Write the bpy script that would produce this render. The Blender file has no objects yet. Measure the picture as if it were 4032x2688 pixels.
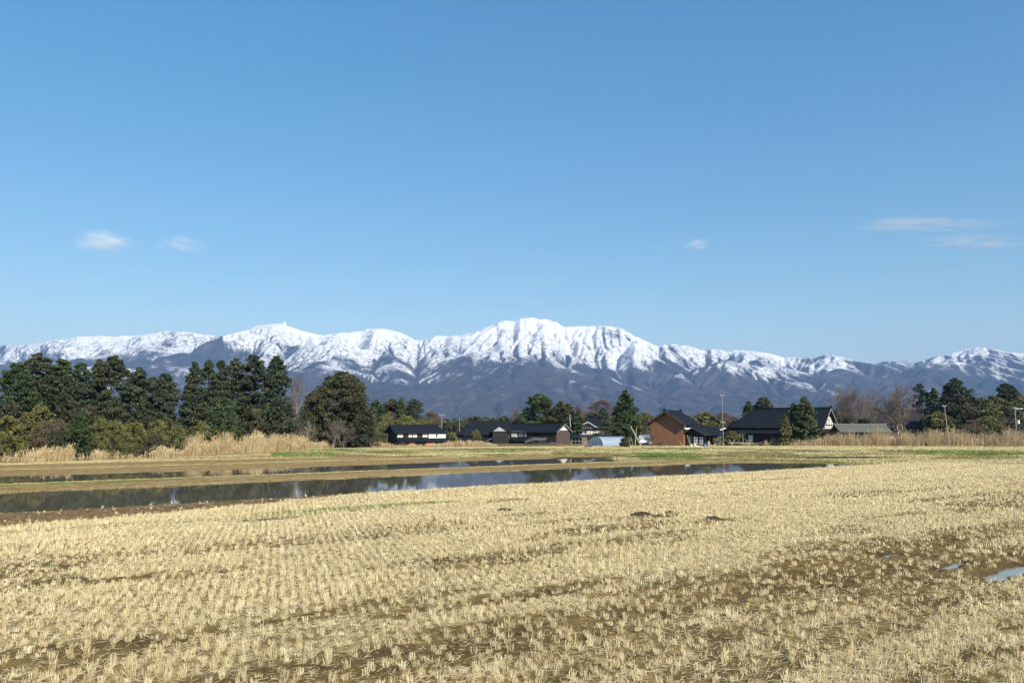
import bpy, math, random
import numpy as np
SC = bpy.context.scene
COL = SC.collection
PI = math.pi
R = math.radians

# ------------------------------------------------------------------ camera geometry
F_PX, CAM_H, HOR = 3136.0, 5.0, 1672.0
PITCH = math.atan((HOR - 1344) / F_PX)
CP, SP = math.cos(PITCH), math.sin(PITCH)

def at(px, py, D):
    """world point at depth D (metres along +Y) seen at photo pixel px, py"""
    x = (np.asarray(px, float) - 2016) / F_PX
    y = (1344 - np.asarray(py, float)) / F_PX
    k = D / (CP - y * SP)
    return x * k, D, CAM_H + (SP + y * CP) * k

def zat(py, D, px=2016):
    return float(at(px, py, D)[2])

def xat(px, D, py=1700):
    return float(at(px, py, D)[0])

def ground(px, py, z=0.0):
    x = (px - 2016) / F_PX
    y = (1344 - py) / F_PX
    d = (x, CP - y * SP, SP + y * CP)
    t = (z - CAM_H) / d[2]
    return d[0] * t, d[1] * t

UX, UY = 0.80673, 0.59092           # direction of the paddy edges
def uv(x, y):
    return x * UX + y * UY, -x * UY + y * UX
def xy(u, v):
    return u * UX - v * UY, u * UY + v * UX

# ------------------------------------------------------------------ noise
def _hash(ix, iy, seed):
    n = (ix.astype(np.int64) * 374761393 + iy.astype(np.int64) * 668265263 + seed * 974634777) & 0xFFFFFFFF
    n = ((n ^ (n >> 13)) * 1274126177) & 0xFFFFFFFF
    n = (n ^ (n >> 16)) & 0xFFFFFFFF
    n = ((n ^ (n >> 15)) * 2246822519) & 0xFFFFFFFF
    return ((n ^ (n >> 13)) & 0xFFFFFF) / float(0xFFFFFF)

def vn(x, y, seed=0):
    x = np.asarray(x, float); y = np.asarray(y, float)
    ix = np.floor(x); iy = np.floor(y)
    fx = x - ix; fy = y - iy
    fx = fx * fx * fx * (fx * (fx * 6 - 15) + 10); fy = fy * fy * fy * (fy * (fy * 6 - 15) + 10)
    a = _hash(ix, iy, seed); b = _hash(ix + 1, iy, seed)
    c = _hash(ix, iy + 1, seed); d = _hash(ix + 1, iy + 1, seed)
    return (a * (1 - fx) + b * fx) * (1 - fy) + (c * (1 - fx) + d * fx) * fy

def fbm(x, y, seed=0, octs=4, gain=0.5):
    s = 0; a = 1; t = 0
    for o in range(octs):
        s = s + a * vn(x * 2 ** o + 17.3 * o, y * 2 ** o - 9.1 * o, seed + o); t += a; a *= gain
    return s / t

def ridged(x, y, seed=0, octs=4, gain=0.5):
    s = 0; a = 1; t = 0
    for o in range(octs):
        n = vn(x * 2 ** o + 7.7 * o, y * 2 ** o + 3.1 * o, seed + o)
        s = s + a * (1 - np.abs(2 * n - 1)); t += a; a *= gain
    return s / t

def sstep(a, b, x):
    t = np.clip((x - a) / (b - a), 0, 1)
    return t * t * (3 - 2 * t)

# ------------------------------------------------------------------ object helpers
def tag(o, label=None, cat=None, group=None, kind=None):
    if label: o['label'] = label
    if cat: o['category'] = cat
    if group: o['group'] = group
    if kind: o['kind'] = kind
    return o

def empty(name, loc=(0, 0, 0), rz=0.0, **k):
    o = bpy.data.objects.new(name, None)
    o.empty_display_size = 0.5
    COL.objects.link(o)
    o.location = loc; o.rotation_euler = (0, 0, rz)
    return tag(o, **k)

def link(name, me, mat, parent=None):
    o = bpy.data.objects.new(name, me)
    if mat is not None:
        for m in (mat if isinstance(mat, (list, tuple)) else [mat]):
            me.materials.append(m)
    COL.objects.link(o)
    if parent is not None: o.parent = parent
    return o

def np_mesh(name, V, Fq, smooth=False, attrs=None):
    """V (n,3), Fq (m,3|4) int array"""
    me = bpy.data.meshes.new(name)
    V = np.ascontiguousarray(V, np.float32); Fq = np.ascontiguousarray(Fq, np.int32)
    m, k = Fq.shape
    me.vertices.add(len(V)); me.vertices.foreach_set('co', V.ravel())
    me.loops.add(m * k); me.loops.foreach_set('vertex_index', Fq.ravel())
    me.polygons.add(m)
    me.polygons.foreach_set('loop_start', np.arange(0, m * k, k, dtype=np.int32))
    me.polygons.foreach_set('loop_total', np.full(m, k, np.int32))
    if smooth: me.polygons.foreach_set('use_smooth', np.ones(m, bool))
    for an, (ty, arr) in (attrs or {}).items():
        at_ = me.attributes.new(an, ty, 'POINT')
        if ty == 'FLOAT': at_.data.foreach_set('value', np.ascontiguousarray(arr, np.float32).ravel())
        else:
            c = np.ones((len(V), 4), np.float32); c[:, :3] = arr
            at_.data.foreach_set('color', c.ravel())
    me.update(calc_edges=True)
    return me

class MB:
    """collects boxes, bars, polygons; builds ONE mesh object"""
    def __init__(s): s.v = []; s.f = []
    def poly(s, pts):
        n = len(s.v); s.v += [tuple(p) for p in pts]; s.f.append(tuple(range(n, n + len(pts)))); return s
    def box(s, x0, x1, y0, y1, z0, z1):
        n = len(s.v)
        s.v += [(x, y, z) for z in (z0, z1) for (x, y) in ((x0, y0), (x1, y0), (x1, y1), (x0, y1))]
        s.f += [tuple(n + i for i in q) for q in ((3, 2, 1, 0), (4, 5, 6, 7), (0, 1, 5, 4), (1, 2, 6, 5), (2, 3, 7, 6), (3, 0, 4, 7))]
        return s
    def prism(s, pts, d):
        """closed prism: polygon pts extruded by vector d"""
        n = len(s.v); k = len(pts)
        s.v += [tuple(p) for p in pts] + [(p[0] + d[0], p[1] + d[1], p[2] + d[2]) for p in pts]
        s.f.append(tuple(range(n, n + k))); s.f.append(tuple(range(n + 2 * k - 1, n + k - 1, -1)))
        for i in range(k):
            j = (i + 1) % k
            s.f.append((n + i, n + k + i, n + k + j, n + j))
        return s
    def bar(s, a, b, r0, r1=None, n=6):
        r1 = r0 if r1 is None else r1
        a = np.array(a, float); b = np.array(b, float)
        d = b - a; d /= (np.linalg.norm(d) + 1e-9)
        p = np.cross(d, (0, 0, 1) if abs(d[2]) < .9 else (1, 0, 0)); p /= np.linalg.norm(p); q = np.cross(d, p)
        k = len(s.v)
        for c, r in ((a, r0), (b, r1)):
            for i in range(n):
                t = 2 * PI * i / n
                s.v.append(tuple(c + r * (math.cos(t) * p + math.sin(t) * q)))
        for i in range(n):
            j = (i + 1) % n
            s.f.append((k + i, k + j, k + n + j, k + n + i))
        s.f.append(tuple(k + n - 1 - i for i in range(n))); s.f.append(tuple(k + n + i for i in range(n)))
        return s
    def build(s, name, mat, parent=None):
        me = bpy.data.meshes.new(name); me.from_pydata(s.v, [], s.f); me.update()
        import bmesh
        bm = bmesh.new(); bm.from_mesh(me); bmesh.ops.recalc_face_normals(bm, faces=bm.faces); bm.to_mesh(me); bm.free()
        return link(name, me, mat, parent)

# ------------------------------------------------------------------ materials
def nmat(name):
    m = bpy.data.materials.new(name); m.use_nodes = True
    nt = m.node_tree; b = nt.nodes['Principled BSDF']
    return m, nt, b

def N(nt, t, **k):
    n = nt.nodes.new(t)
    for a, v in k.items():
        if a.startswith('i_'):
            key = a[2:].replace('_', ' ')
            n.inputs[key].default_value = v
        else: setattr(n, a, v)
    return n

def simple(name, c, rough=0.8, var=0.25, scale=3.0, c2=None, bump=0.0, spec=0.3, stretch=None, metal=0.0):
    """procedural: base colour broken up by noise between c and c2"""
    m, nt, b = nmat(name)
    c2 = c2 or tuple(x * (1 - var) for x in c)
    tc = N(nt, 'ShaderNodeTexCoord'); mp = N(nt, 'ShaderNodeMapping')
    if stretch: mp.inputs['Scale'].default_value = stretch
    no = N(nt, 'ShaderNodeTexNoise', i_Scale=scale, i_Detail=5.0, i_Roughness=0.6)
    cr = N(nt, 'ShaderNodeValToRGB')
    cr.color_ramp.elements[0].position = .3; cr.color_ramp.elements[1].position = .7
    cr.color_ramp.elements[0].color = (*c2, 1); cr.color_ramp.elements[1].color = (*c, 1)
    L = nt.links.new
    L(tc.outputs['Object'], mp.inputs['Vector']); L(mp.outputs['Vector'], no.inputs['Vector'])
    L(no.outputs['Fac'], cr.inputs['Fac']); L(cr.outputs['Color'], b.inputs['Base Color'])
    b.inputs['Roughness'].default_value = rough; b.inputs['Specular IOR Level'].default_value = spec
    b.inputs['Metallic'].default_value = metal
    if bump:
        bp = N(nt, 'ShaderNodeBump', i_Strength=bump, i_Distance=0.05)
        L(no.outputs['Fac'], bp.inputs['Height']); L(bp.outputs['Normal'], b.inputs['Normal'])
    return m

def foliage_mat(name, dark, light, extra=None, rough=0.7, scale=0.9):
    """tone attribute (per leaf clump) mixes dark and light; a low-frequency noise brings in extra"""
    m, nt, b = nmat(name)
    L = nt.links.new
    a = N(nt, 'ShaderNodeAttribute', attribute_name='tone')
    mx = N(nt, 'ShaderNodeMix', data_type='RGBA')
    mx.inputs['A'].default_value = (*dark, 1); mx.inputs['B'].default_value = (*light, 1)
    L(a.outputs['Fac'], mx.inputs['Factor'])
    out = mx.outputs['Result']
    if extra:
        tc = N(nt, 'ShaderNodeTexCoord')
        no = N(nt, 'ShaderNodeTexNoise', i_Scale=scale, i_Detail=3.0)
        cr = N(nt, 'ShaderNodeValToRGB')
        cr.color_ramp.elements[0].position = .5; cr.color_ramp.elements[1].position = .72
        L(tc.outputs['Object'], no.inputs['Vector']); L(no.outputs['Fac'], cr.inputs['Fac'])
        m2 = N(nt, 'ShaderNodeMix', data_type='RGBA')
        L(cr.outputs['Color'], m2.inputs['Factor']); L(out, m2.inputs['A'])
        m2.inputs['B'].default_value = (*extra, 1); out = m2.outputs['Result']
    L(out, b.inputs['Base Color'])
    b.inputs['Roughness'].default_value = rough; b.inputs['Specular IOR Level'].default_value = 0.25
    return m

M = {}
M['pine'] = foliage_mat('pine_needles', (0.029, 0.045, 0.026), (0.109, 0.137, 0.064), (0.114, 0.085, 0.059))
M['pineblue'] = foliage_mat('pine_needles_blue', (0.029, 0.045, 0.028), (0.099, 0.126, 0.070), (0.073, 0.075, 0.053))
M['cedar'] = foliage_mat('cedar_foliage', (0.029, 0.051, 0.021), (0.101, 0.150, 0.053), (0.073, 0.081, 0.043))
M['greenfir'] = foliage_mat('light_green_fir', (0.046, 0.067, 0.030), (0.143, 0.176, 0.075), (0.088, 0.094, 0.050))  # foliage of a lighter green than the cedar
M['broad'] = foliage_mat('broadleaf_foliage', (0.034, 0.045, 0.021), (0.126, 0.126, 0.060), (0.139, 0.090, 0.059), scale=.5)
M['camellia'] = foliage_mat('camellia_leaves', (.028, .050, .016), (.085, .120, .034), (.05, .06, .025))
M['bamboo'] = foliage_mat('bamboo_leaves', (0.117, 0.124, 0.038), (0.287, 0.270, 0.090), (0.160, 0.130, 0.055))
M['olive'] = foliage_mat('olive_foliage', (0.089, 0.098, 0.034), (0.221, 0.218, 0.075), (0.126, 0.103, 0.050))
M['brownbush'] = foliage_mat('dry_bush', (0.106, 0.077, 0.050), (0.250, 0.194, 0.119), (0.125, 0.106, 0.050))
M['darkbush'] = foliage_mat('dark_bush', (0.037, 0.045, 0.027), (0.094, 0.094, 0.050), (0.075, 0.056, 0.037))
M['goldbush'] = foliage_mat('golden_bush', (.15, .11, .04), (.34, .26, .11))
M['twig'] = foliage_mat('bare_twigs', (.12, .095, .088), (.21, .170, .155))
M['twigred'] = foliage_mat('bare_reddish_twigs', (.12, .075, .060), (.20, .13, .105))
M['twigpale'] = foliage_mat('pale_twigs', (.22, .18, .13), (.42, .35, .26))
M['bark'] = simple('tree_bark', (.12, .095, .07), c2=(.05, .04, .03), scale=4, rough=.95, stretch=(1, 1, .2), bump=.5)
M['barkpale'] = simple('pale_bark', (.36, .32, .26), c2=(.18, .15, .12), scale=4, rough=.95, stretch=(1, 1, .2))
M['reed'] = foliage_mat('dry_reeds', (.38, .28, .14), (.70, .55, .32), (.46, .32, .16), scale=.3)
M['reedpink'] = foliage_mat('dry_reeds_right', (.28, .19, .10), (.58, .44, .25), (.26, .19, .10), scale=.3)
M['straw'] = foliage_mat('rice_straw', (.48, .385, .20), (.90, .765, .47), (.66, .54, .30), scale=.35, rough=.6)
M['litter'] = foliage_mat('fallen_straw', (.50, .40, .21), (.84, .71, .44), rough=.6)
M['drygrass'] = foliage_mat('dry_bank_grass', (.36, .29, .13), (.66, .56, .31), (.36, .33, .12), scale=.4)
M['grass'] = foliage_mat('green_bank_grass', (.055, .11, .020), (.16, .24, .050), (.26, .24, .09), scale=.35)
M['kawara'] = simple('black_roof_tiles', (.014, .018, .023), c2=(.008, .011, .015), rough=.75, scale=2.0, spec=.18, bump=.3)
M['kawaragrey'] = simple('grey_roof_tiles', (.24, .235, .20), c2=(.13, .13, .11), rough=.8, scale=4)
M['roofbrown'] = simple('brown_dark_roof', (.040, .033, .036), c2=(.016, .016, .020), rough=.8, scale=1.2)
M['roofmetal'] = simple('grey_roof_sheet', (.20, .22, .23), c2=(.14, .155, .165), rough=.5, scale=1.5)
M['plaster'] = simple('white_plaster', (.82, .80, .74), c2=(.70, .68, .62), rough=.85, scale=1.4)
M['plastergrey'] = simple('grey_plaster', (.46, .47, .50), c2=(.36, .37, .40), rough=.85, scale=2)
M['darkwood'] = simple('dark_weathered_boards', (.034, .030, .028), c2=(.016, .015, .016), rough=.85, scale=3, stretch=(4, 4, .3))
M['brownwood'] = simple('brown_weathered_boards', (.12, .085, .075), c2=(.075, .055, .050), rough=.85, scale=3, stretch=(5, 5, .2))
M['redwall'] = simple('reddish_brown_board_wall', (.32, .155, .080), c2=(.225, .105, .056), rough=.8, scale=1.6, stretch=(3, 3, .35))
M['peach'] = simple('peach_clay_panel', (.50, .27, .17), c2=(.40, .21, .13), rough=.85, scale=1.5)
M['slate'] = simple('grey_stone_wall', (.16, .16, .165), c2=(.09, .09, .095), rough=.85, scale=3)
M['glass'] = simple('dark_window_glass', (.03, .035, .04), rough=.12, spec=.5, scale=1)
M['shoji'] = simple('white_paper_screen', (.70, .70, .66), c2=(.6, .6, .57), rough=.7, scale=2)
M['timber'] = simple('dark_timber', (.05, .038, .03), rough=.8, scale=5)
M['greywood'] = simple('grey_weathered_wood', (.30, .285, .26), c2=(.20, .19, .17), rough=.85, scale=5)
M['palewood'] = simple('pale_bare_wood', (.66, .58, .45), c2=(.50, .43, .32), rough=.8, scale=4)
M['concrete'] = simple('concrete_pole', (.34, .33, .32), c2=(.27, .265, .26), rough=.85, scale=4)
M['steel'] = simple('galvanised_steel', (.34, .35, .37), rough=.45, metal=.6, scale=4)
M['whitepaint'] = simple('white_paint', (.80, .80, .80), c2=(.72, .72, .72), rough=.5, scale=2)
M['bluetarp'] = simple('blue_plastic', (.03, .17, .42), rough=.4, scale=4)
M['tan'] = simple('tan_board', (.52, .36, .22), c2=(.42, .29, .17), rough=.8, scale=3)
M['plastic'] = simple('greenhouse_film', (.38, .44, .52), c2=(.30, .36, .44), rough=.3, spec=.5, scale=1.2)
M['dullwood'] = simple('dull_grey_wood', (.15, .145, .13), c2=(.09, .085, .075), rough=.9, scale=5)
M['bankgrass'] = foliage_mat('mixed_bank_grass', (.13, .115, .04), (.44, .37, .17), (.14, .155, .05), scale=.25)
M['lump'] = simple('wet_clod', (.07, .05, .03), c2=(.035, .026, .018), rough=.7, scale=6, bump=.8)

# ------------------------------------------------------------------ world, sun, camera
SUN_EL, SUN_AZ = R(33), R(148)        # azimuth clockwise from +Y (the way the camera looks)
w = bpy.data.worlds.new('World'); SC.world = w; w.use_nodes = True
nt = w.node_tree; bg = nt.nodes['Background']
sky = nt.nodes.new('ShaderNodeTexSky'); sky.sky_type = 'NISHITA'
sky.sun_disc = False; sky.sun_elevation = SUN_EL; sky.sun_rotation = SUN_AZ
sky.altitude = 0; sky.air_density = 1.4; sky.dust_density = 0.0; sky.ozone_density = 5.0
hs = nt.nodes.new('ShaderNodeHueSaturation'); hs.inputs['Saturation'].default_value = 1.48
gm = nt.nodes.new('ShaderNodeGamma'); gm.inputs['Gamma'].default_value = 0.7
nt.links.new(sky.outputs['Color'], gm.inputs['Color']); nt.links.new(gm.outputs['Color'], hs.inputs['Color']); nt.links.new(hs.outputs['Color'], bg.inputs['Color']); bg.inputs['Strength'].default_value = 0.1499

sl = bpy.data.lights.new('sun', 'SUN'); sl.energy = 4.3; sl.angle = R(0.53); sl.color = (1.0, .92, .78)
so = bpy.data.objects.new('sun', sl); COL.objects.link(so)
sd = np.array([math.sin(SUN_AZ) * math.cos(SUN_EL), math.cos(SUN_AZ) * math.cos(SUN_EL), math.sin(SUN_EL)])
from mathutils import Vector
so.rotation_euler = Vector(sd).to_track_quat('Z', 'Y').to_euler()
so.location = (0, 0, 100)

cam = bpy.data.cameras.new('camera'); co = bpy.data.objects.new('camera', cam); COL.objects.link(co)
cam.sensor_width = 36; cam.lens = 36 * F_PX / 4032; cam.clip_start = 0.1; cam.clip_end = 60000
co.location = (0, 0, CAM_H); co.rotation_euler = (PI / 2 + PITCH, 0, 0)
SC.camera = co
SC.view_settings.view_transform = 'Standard'; SC.view_settings.look = 'None'
SC.view_settings.exposure = 0.58; SC.view_settings.gamma = 1.0
SC.cycles.use_denoising = True
SC.cycles.max_bounces = 6; SC.cycles.diffuse_bounces = 3; SC.cycles.glossy_bounces = 3
SC.cycles.volume_bounces = 1; SC.cycles.transparent_max_bounces = 8
SC.cycles.use_adaptive_sampling = True; SC.cycles.adaptive_threshold = 0.02

# ------------------------------------------------------------------ ground sheet
def interp(x, pts):
    p = np.array(pts, float); return np.interp(x, p[:, 0], p[:, 1])

FAR_MUD = [(-40, 127), (8, 126), (26, 122), (52, 118), (72, 107.5), (86, 104), (90, 82), (105, 77), (107, 66), (125, 50), (200, 40)]
def water_masks(x, y):
    """signed 'inside' distance (m) of the two flooded strips"""
    u, v = uv(x, y)
    wob = (fbm(u * .35, v * .35, 5, 3) - .5) * 1.1 + (fbm(u * 2.3, v * 2.3, 9, 2) - .5) * .35
    far1 = interp(u, [(-60, 69.2), (60, 70.4), (78, 69.6), (90, 66.8), (97, 59), (100, 54)])
    a = np.minimum(np.minimum(v - 54.0, far1 - v), 97.5 - u) + wob
    far2 = interp(u, [(-60, 91.6), (38, 90.4), (64, 92.5), (78, 92), (84, 86)])
    b = np.minimum(np.minimum(v - 80.3, far2 + .8 - v), 82 - u) + wob * .35 + .3
    return a, b

PUDDLES = [  # pixel centre x,y, half length (m), half width (m)
    (3990, 2252, 2.6, .40), (3740, 2234, 1.1, .26), (3500, 2192, .6, .22), (1995, 1976, 1.8, .40), (1060, 2050, 1.8, .35)]
def puddle_mask(x, y):
    best = np.full(np.shape(x), -9.0)
    for (px, py, a, b) in PUDDLES:
        gx, gy = ground(px, py); cu, cv = uv(gx, gy)
        u, v = uv(x, y)
        du, dv = u - cu, v - cv
        c, s = math.cos(.10), math.sin(.10)
        du, dv = du * c + dv * s, -du * s + dv * c
        q = 1 - np.sqrt((du / a) ** 2 + (dv / b) ** 2) + (fbm(x * 2.2, y * 2.2, 33, 3) - .5) * 1.1
        best = np.maximum(best, np.clip(q, -2, 1) * b)
    return best

def bare_mask(x, y, strip_only=False):
    """1 where the near stubble field shows bare wet soil"""
    u, v = uv(x, y)
    if strip_only:
        return sstep(0, 1.0, v - interp(u, [(-40, 45.3), (3, 45.8), (10, 47.2), (23, 51.4), (30, 53.2), (200, 53.6)]) + (fbm(u * .5, v, 13, 3) - .5) * 1.2)
    n = fbm(u / 9.0, v / 2.2, 41, 4)
    m = sstep(.49, .62, n) * .85
    n2 = fbm(u / 3.2, v / .75, 71, 3)
    near = sstep(26, 8, v)
    m = np.maximum(m, near * sstep(.50, .62, n2) * .75)
    for (px, py, a, b, k) in [(3500, 2190, 13, 2.0, 1.0), (3250, 2160, 5, 1.2, .9), (3950, 2210, 8, 1.8, 1.0), (3400, 2270, 6, 1.1, 1), (3850, 2230, 5, .9, 1), (2050, 2030, 3.2, .9, 1.0), (2260, 2055, 3.2, .6, .9), (2540, 2045, 3.6, .8, .95),
                              (2830, 2060, 2.6, .8, .9), (1480, 2040, 3.4, .6, .95), (2650, 2310, 4, .8, .9), (2100, 2350, 6, .7, .95), (1650, 2360, 3.6, .5, .9),
                              (3150, 2280, 3.6, .9, .95), (2900, 2500, 2.2, .6, .8), (1300, 2430, 2.6, .45, .9), (1900, 2480, 3.2, .45, .85), (250, 2640, 1.2, .3, .9), (3900, 2590, 1.4, .6, .8)]:
        gx, gy = ground(px, py); cu, cv = uv(gx, gy)
        q = 1 - np.sqrt(((u - cu) / a) ** 2 + ((v - cv) / b) ** 2)
        m = np.maximum(m, k * sstep(-.15, .45, q + (fbm(u * .9, v * 1.8, 55, 3) - .5) * 1.1))
    pale = sstep(30, 42, v)                       # far part of the field is dense
    m = m * (1 - pale * .9)
    # brown strip at the left of the water
    strip = sstep(0, 1.0, v - interp(u, [(-40, 45.3), (3, 45.8), (10, 47.2), (23, 51.4), (30, 53.2), (200, 53.6)]) + (fbm(u * .5, v, 13, 3) - .5) * 1.2)
    return np.maximum(m, strip)

def ground_z(x, y):
    u, v = uv(x, y)
    z = np.where(v > 53.5, .055, .10) + (fbm(x * 1.1, y * 1.1, 3, 3) - .5) * .07 + (fbm(x * .12, y * .12, 4, 2) - .5) * .05
    near = (v < 54)
    cl = (fbm(x * 5.0, y * 5.0, 8, 3) - .5)
    z = z + np.where(near, cl * .085, cl * .10 * sstep(130, 90, v))
    a, b = water_masks(x, y)
    wm = np.maximum(a, b)
    z = z - sstep(-.9, .7, wm) * .26
    # low bunds with dry grass
    for vb, hh, u1 in ((79.2, .02, 90), (104.4, .03, 62), (44.2, .05, 108)):
        z = z + hh * np.exp(-((v - vb + (vn(u * .3, 0 * u, 77) - .5) * .5) / .55) ** 2) * sstep(u1 + 4, u1 - 4, u)
    fm = v - interp(u, FAR_MUD)
    z = z + sstep(-.5, 3.5, fm) * .22
    z = z - sstep(-.1, .12, puddle_mask(x, y)) * .16
    # flatten towards the plain
    dist = np.hypot(x, y)
    return z * sstep(900, 260, dist)

def ground_cols(x, y):
    u, v = uv(x, y)
    a, b = water_masks(x, y)
    mudc = np.stack([np.full(x.shape, c) for c in (.42, .275, .10)], -1)
    def mix(c0, c1, m): return c0 * (1 - m[..., None]) + np.array(c1) * m[..., None]
    n = fbm(u * .12, v * .7, 21, 4)
    col = mix(mudc, (.48, .345, .145), sstep(.4, .68, n))
    col = mix(col, (.24, .155, .075), sstep(.52, .75, fbm(u * .25, v * 1.5, 25, 4)) * .6)
    # strip by the near water reddish brown
    st = sstep(47, 50, v) * sstep(55, 53, v)
    col = mix(col, (.26, .15, .078), st * .8)
    # near field soil
    nf = sstep(54, 52.5, v)
    soil = mix(np.ones_like(col) * np.array((.29, .185, .060)), (.185, .112, .036), sstep(.42, .62, fbm(x * .7, y * .7, 61, 4)))
    bm_ = bare_mask(x, y)
    soil = mix(soil, (.52, .39, .17), (1 - bm_) * .7)
    pale = sstep(33, 44, v)
    soil = mix(soil, (.58, .45, .22), pale * .75 * (1 - bm_))
    k = nf * (1 - st * .6)
    col = col * (1 - k[..., None]) + soil * k[..., None]
    # wet margin and bed
    wm = np.maximum(a, b)
    col = mix(col, (.10, .068, .036), sstep(-.7, .2, wm) * .75)
    col = mix(col, (.11, .08, .045), sstep(-.25, 0, puddle_mask(x, y)) * .8)
    # beyond the mud: dull green-brown turf and plain
    fm = v - interp(u, FAR_MUD)
    t = sstep(-.3, .8, fm + (fbm(u * .3, v * .3, 15, 3) - .5) * 3)
    turf = mix(np.ones_like(col) * np.array((.27, .20, .085)), (.17, .125, .055), sstep(.48, .66, fbm(x * .06, y * .12, 91, 4)))
    turf = mix(turf, (.40, .33, .17), sstep(.55, .7, fbm(x * .1, y * .3, 95, 4)) * .7)
    dist = np.hypot(x, y)
    turf = mix(turf, (.12, .10, .05), sstep(205, 260, dist))
    turf = mix(turf, (.06, .065, .045), sstep(500, 2500, dist))
    col = mix(col, (0, 0, 0), t) + turf * t[..., None]
    # dark wet strips in the far mud
    for (px, py, aa, bb) in [(1680, 1798, 7, 1.6), (2420, 1802, 14, 2.2), (3270, 1806, 13, 1.8)]:
        gx, gy = ground(px, py); q = 1 - np.hypot((x - gx) / aa, (y - gy) / bb) + (fbm(x * .4, y * .8, 97, 3) - .5) * .5
        col = mix(col, (.075, .048, .028), sstep(0, .3, q))
    return col

fine = np.linspace(R(-40), R(40), 900)
coarse = np.linspace(R(40), R(320), 60)[1:-1]
az = np.concatenate([fine, coarse])
rr = np.concatenate([[0.5, 4, 8], np.geomspace(11, 190, 760), np.geomspace(196, 16000, 60)])
A, RR = np.meshgrid(az, rr)
GX, GY = np.sin(A) * RR, np.cos(A) * RR
GZ = ground_z(GX, GY); GC = ground_cols(GX, GY)
nr, na = A.shape
idx = np.arange(nr * na).reshape(nr, na)
q = np.stack([idx[:-1], np.roll(idx, -1, 1)[:-1], np.roll(idx, -1, 1)[1:], idx[1:]], -1).reshape(-1, 4)[:, ::-1]
m, nt, b = nmat('field_soil'); L = nt.links.new
at_ = N(nt, 'ShaderNodeAttribute', attribute_name='Col'); tc = N(nt, 'ShaderNodeTexCoord')
n1 = N(nt, 'ShaderNodeTexNoise', i_Scale=9.0, i_Detail=8.0, i_Roughness=.7)
n2 = N(nt, 'ShaderNodeTexNoise', i_Scale=1.3, i_Detail=6.0, i_Roughness=.65)
L(tc.outputs['Object'], n1.inputs['Vector']); L(tc.outputs['Object'], n2.inputs['Vector'])
ad = N(nt, 'ShaderNodeMath', operation='ADD'); L(n1.outputs['Fac'], ad.inputs[0]); L(n2.outputs['Fac'], ad.inputs[1])
mr = N(nt, 'ShaderNodeMapRange'); mr.inputs['From Min'].default_value = .75; mr.inputs['From Max'].default_value = 1.25
mr.inputs['To Min'].default_value = .42; mr.inputs['To Max'].default_value = 1.45
L(ad.outputs[0], mr.inputs['Value'])
vm = N(nt, 'ShaderNodeVectorMath', operation='SCALE'); L(at_.outputs['Color'], vm.inputs[0]); L(mr.outputs['Result'], vm.inputs['Scale'])
L(vm.outputs['Vector'], b.inputs['Base Color'])
bp = N(nt, 'ShaderNodeBump', i_Strength=1.0, i_Distance=.16); L(n1.outputs['Fac'], bp.inputs['Height']); L(bp.outputs['Normal'], b.inputs['Normal'])
b.inputs['Roughness'].default_value = .85; b.inputs['Specular IOR Level'].default_value = .12
M['soil'] = m
g = link('ground', np_mesh('ground', np.stack([GX, GY, GZ], -1).reshape(-1, 3), q, True, {'Col': ('FLOAT_COLOR', GC.reshape(-1, 3))}), m)
tag(g, 'brown ploughed paddy ground running out to the foot of the mountains', 'ground', kind='structure')

# ------------------------------------------------------------------ water
m, nt, b = nmat('paddy_water'); L = nt.links.new
b.inputs['Base Color'].default_value = (.135, .118, .085, 1); b.inputs['Roughness'].default_value = .025
b.inputs['IOR'].default_value = 1.42; b.inputs['Specular IOR Level'].default_value = .5
tc = N(nt, 'ShaderNodeTexCoord'); mp = N(nt, 'ShaderNodeMapping'); mp.inputs['Scale'].default_value = (1.2, 3.0, 1)
no = N(nt, 'ShaderNodeTexNoise', i_Scale=1.6, i_Detail=3.0)
L(tc.outputs['Object'], mp.inputs['Vector']); L(mp.outputs['Vector'], no.inputs['Vector'])
bp = N(nt, 'ShaderNodeBump', i_Strength=.03, i_Distance=.02); L(no.outputs['Fac'], bp.inputs['Height']); L(bp.outputs['Normal'], b.inputs['Normal'])
M['water'] = m
m2_ = m.copy(); m2_.name = 'puddle_water'; M['puddle'] = m2_
b2_ = m2_.node_tree.nodes['Principled BSDF']; b2_.inputs['Base Color'].default_value = (.30, .26, .20, 1); b2_.inputs['Roughness'].default_value = .12
def water(name, u0, u1, v0, v1, label):
    P = [xy(u0, v0), xy(u1, v0), xy(u1, v1), xy(u0, v1)]
    me = np_mesh(name, [(p[0], p[1], 0.0) for p in P], [[0, 1, 2, 3]])
    tag(link(name, me, M['water']), label, 'water', kind='structure')
water('paddy_water', -60, 101, 52.2, 73.5, 'wide near flooded paddy mirroring the trees and the mountains')
water('paddy_water', -60, 87, 79.0, 96.5, 'narrow far flooded paddy strip behind the brown mud bank')
for i, (px, py, a, b_) in enumerate(PUDDLES):
    gx, gy = ground(px, py); cu, cv = uv(gx, gy)
    k = 2.0
    k = 1.35; hb = b_ * 1.5 + .15
    P = [xy(cu - a * k, cv - hb), xy(cu + a * k, cv - hb), xy(cu + a * k, cv + hb), xy(cu - a * k, cv + hb)]
    me = np_mesh('puddle', [(p[0], p[1], 0.004 * i) for p in P], [[0, 1, 2, 3]])
    tag(link('puddle', me, M['puddle']), ['long grey puddle among the stubble at the right edge of the field', 'small puddle just left of the long grey puddle in the stubble', 'tiniest puddle in the bare soil at the right of the stubble field',
        'thin puddle in the middle of the field near the grassy track', 'thin puddle at the left end of the grassy line in the stubble'][i], 'puddle', kind='structure')

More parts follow.
